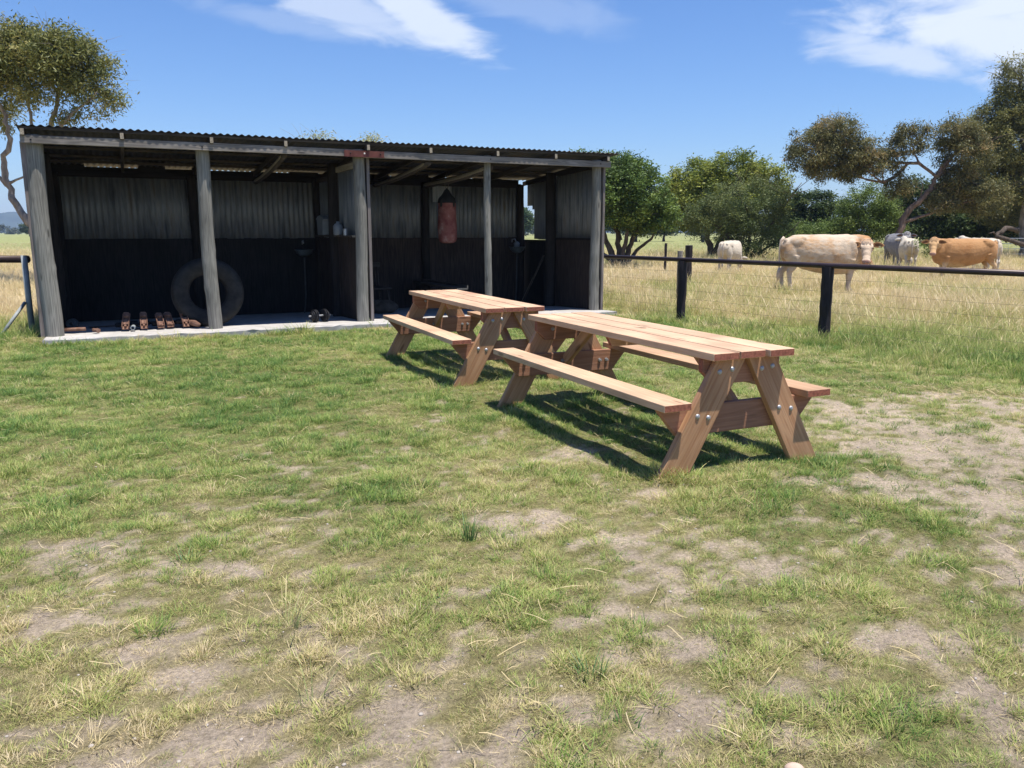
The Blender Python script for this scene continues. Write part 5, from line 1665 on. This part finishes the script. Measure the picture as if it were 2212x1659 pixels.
def tall():
    r = np.random.default_rng(6)
    B = M['blade']
    tufts = [tuft('tt', 14, .34, .0065, .07, .35, 11, B, 5, 4), tuft('tt', 12, .40, .006, .08, .45, 12, B, 6, 4), tuft('tt', 16, .26, .007, .08, .7, 13, B, 2, 4), tuft('tt', 18, .20, .007, .09, .9, 14, B, 0, 4), tuft('tt', 10, .30, .006, .09, 1.2, 15, B, 3, 4)]
    coll = tuft_set('tall_tuft', tufts)
    P = []
    for y0, y1, dens, s, wd in ((6.5, 13, 170, .85, 1), (13, 20, 110, 1.0, 1), (20, 32, 42, 1.15, 1), (32, 60, 12, 1.5, 1), (60, 110, 2.6, 2.0, 1)):
        area = (.70 * (y1 ** 2 - y0 ** 2) / 2 + 1.5 * (y1 - y0)) * 2
        x, y = frustum_points(int(dens * area), y0, y1, r, .70, 1.5)
        pd = paddock(x, y) + (fbm(x, y, 1.3, 3, 95) - .5) * 1.2
        keep = (pd > np.where(x > 3.2, -.9, -.3)) & ~in_shed(x, y, .12) & (r.random(len(x)) < .25 + .75 * sstep(.3, .5, fbm(x, y, .7, 3, 96)))
        # little is seen straight behind the shed
        s_, d_ = shed_sd(x, y)
        keep &= ~((x < 1.2) & (s_ > .4) & (r.random(len(x)) < .75))
        x, y, pd = x[keep], y[keep], pd[keep]
        dr = dryness(x, y)
        hgt = s * (.45 + .9 * fbm(x, y, .6, 3, 97)) * r.uniform(.65, 1.2, len(x)) * (.40 + .60 * sstep(-.6, .8, pd))
        hgt = hgt * (1 - .55 * sstep(45, 80, y))
        P.append(np.stack([x, y, ground_z(x, y), hgt, dr], 1))
    # rank green grass along fence posts, trims and the shed ends
    for cx, cy, n, sp in [(2.86, 13.5, 40, .3), (4.38, 11.16, 90, .35), (5.9, 8.82, 60, .35), (-6.75, 11.15, 90, .30), (1.75, 15.2, 30, .3), (-7.35, 12.0, 40, .3), (-7.6, 11.4, 120, .6), (3.6, 12.2, 120, .7), (5.0, 10.0, 160, .7), (5.3, 8.4, 120, .5)]:
        x = cx + r.normal(0, sp, n); y = cy + r.normal(0, sp, n)
        kk = ~in_shed(x, y, .03); x, y = x[kk], y[kk]
        P.append(np.stack([x, y, ground_z(x, y), r.uniform(.3, .75, len(x)), r.uniform(-.1, .45, len(x))], 1))
    P = np.concatenate(P); n = len(P)
    tint = np.clip(.04 + P[:, 4] * .80 + r.normal(0, .11, n), 0, .95)
    idx = r.integers(0, 5, n)
    scatter('paddock_grass', P[:, :3], r.uniform(0, 6.28, n), P[:, 3], idx, tint, coll, 'tall golden and green paddock grass beyond the rail fence', 'grass')
    print('tall tufts', n)


lawn()
tall()


def details():
    r = np.random.default_rng(8)
    B = M['blade']
    # cut straw and fallen stalks
    sts = []
    for i in range(4):
        V = []; F = []; bl = []
        k = 0
        for q in range(3):
            a = r.uniform(0, 6.28); L_ = r.uniform(.03, .12); x, y = r.normal(0, .05, 2); w = .0022
            px, py = -math.sin(a) * w / 2, math.cos(a) * w / 2
            for s_ in range(4):
                t = s_ / 3; z = .012 + .014 * math.sin(t * 2.6 + q)
                cx, cy = x + math.cos(a + .25 * t) * L_ * t, y + math.sin(a + .25 * t) * L_ * t
                V += [(cx - px, cy - py, z), (cx + px, cy + py, z + .001)]
                if s_: F.append((k - 2, k - 1, k + 1, k)); bl.append(0.0)
                k += 2
        me = mesh_np('st', V, F); at_ = me.attributes.new('bl', 'FLOAT', 'FACE'); at_.data.foreach_set('value', np.array(bl, np.float32))
        me.materials.append(B); sts.append(bpy.data.objects.new('st', me))
    coll = tuft_set('straw_bits', sts)
    x, y = frustum_points(1500, 1.7, 12, r)
    # loose hay round the middle post, the left corner and the fence edge
    for cx, cy, n, sp in [(-2.15, 12.55, 260, .16), (-6.5, 10.85, 200, .25), (-7.3, 12.9, 200, .5), (-4.7, 11.75, 120, .25), (4.6, 7.4, 200, .5), (3.9, 9.2, 140, .4)]:
        x = np.append(x, cx + r.normal(0, sp, n)); y = np.append(y, cy + r.normal(0, sp * .5, n))
    k = (paddock(x, y) < .3) & ~in_shed(x, y, .0); x, y = x[k], y[k]; n = len(x)
    scatter('loose_straw', np.stack([x, y, ground_z(x, y)], 1), r.uniform(0, 6.28, n), r.uniform(.5, 1.25, n), r.integers(0, 4, n), r.uniform(.8, .98, n), coll, 'scattered pale straw stalks lying on the lawn', 'straw')
    # pebbles in the bare soil
    pbs = []
    for i in range(4):
        b = MB(); b.ellipsoid((0, 0, 0), (1, r.uniform(.6, .95), r.uniform(.45, .7)), sub=2)
        for v in b.bm.verts: v.co *= 1 + .18 * (vnoise(np.array([v.co.x * 1.7 + i]), np.array([v.co.y * 1.7 + v.co.z]), 3)[0] - .5)
        me = b.mesh('pb', True); me.materials.append(M['pebble']); pbs.append(bpy.data.objects.new('pb', me))
    coll = tuft_set('pebble_kind', pbs)
    x, y = frustum_points(9000, 1.7, 7.5, r)
    so = soil_amount(x, y); k = (r.random(len(x)) < .1 + .9 * sstep(-.1, .25, so)); x, y = x[k], y[k]; n = len(x)
    scatter('pebbles', np.stack([x, y, ground_z(x, y) + .001], 1), r.uniform(0, 6.28, n), .0018 + .007 * r.random(n) ** 5, r.integers(0, 4, n), r.random(n), coll, 'small pale pebbles in the bare sandy patches', 'pebbles')
    # single clumps and weeds one can point to
    for nm, lb, (cx, cy), n, h, w, sp, ln, tv, sd, hd in [
        ('grass_clump', 'tall dark green grass clump standing alone in the middle foreground', (-.21, 3.76), 34, .17, .006, .03, .45, .05, 31, 0),
        ('weed', 'dry branching weed in the lower left foreground', (-.86, 2.84), 26, .17, .0035, .06, .7, .55, 32, 14),
        ('weed', 'wispy tall seeding weed near the bottom left of centre', (-.65, 2.36), 22, .20, .003, .05, .6, .42, 33, 10),
        ('grass_clump', 'bright green clump low at the bottom centre', (.27, 2.5), 40, .10, .004, .05, .7, .12, 34, 0),
        ('grass_clump', 'dark green leafy clump left of the centre foreground', (-1.52, 3.5), 34, .07, .007, .06, .9, .03, 35, 0)]:
        m = grass_solid(nm + str(sd), tv)
        o = tuft(nm, n, h, w, sp, ln, sd, m, hd, 4); COL.objects.link(o); o.location = (cx, cy, float(ground_z(np.array([cx]), np.array([cy]))[0]))
        tag(o, lb, 'plant')
    b = MB(); b.ellipsoid((0, 0, 0), (.028, .02, .018), sub=3); b.ellipsoid((.012, .004, -.002), (.018, .018, .014), sub=3)
    o = b.build('stone', M['stone'], sm=True, loc=(.80, 2.022, .004)); tag(o, 'pinkish stone cut by the bottom edge of the picture', 'stone')


def grass_solid(name, t):
    m, nt, N, L, P = new_mat(name)
    a = N.new('ShaderNodeAttribute'); a.attribute_name = 'bl'
    s_ = N.new('ShaderNodeMath'); s_.operation = 'ADD'; s_.inputs[1].default_value = t; L.new(a.outputs['Fac'], s_.inputs[0])
    c = ramp(N, L, s_.outputs[0], [(0.0, (.05, .12, .035)), (.35, (.16, .24, .07)), (.62, (.36, .37, .145)), (.9, (.60, .48, .26))])
    L.new(c, P.inputs['Base Color']); P.inputs['Roughness'].default_value = .5
    return m


M['pebble'] = noise_mat('pebble', (.25, .22, .19), (.48, .43, .38), 1.3, .7, 0, .1)
M['stone'] = noise_mat('stone', (.45, .33, .26), (.6, .46, .36), 20, .8, 0, .3)
details()


# ------------------------------------------------------------------ air between here and the hills
def haze():
    b = MB(); b.box((0, 0, 0), (8400, 8400, 142)); me = b.mesh('haze')
    m = bpy.data.materials.new('haze'); m.use_nodes = True
    N = m.node_tree.nodes; L = m.node_tree.links; N.clear()
    out = N.new('ShaderNodeOutputMaterial'); v = N.new('ShaderNodeVolumePrincipled')
    v.inputs['Color'].default_value = (.52, .70, 1.0, 1)
    v.inputs['Density'].default_value = HAZE
    L.new(v.outputs[0], out.inputs['Volume'])
    o = link_mesh('haze', me, m); o.location = (0, 0, 71 - 4.5); tag(o, 'thin blue summer haze over the far paddocks', 'haze', kind='stuff')


HAZE = 0.0002
haze()
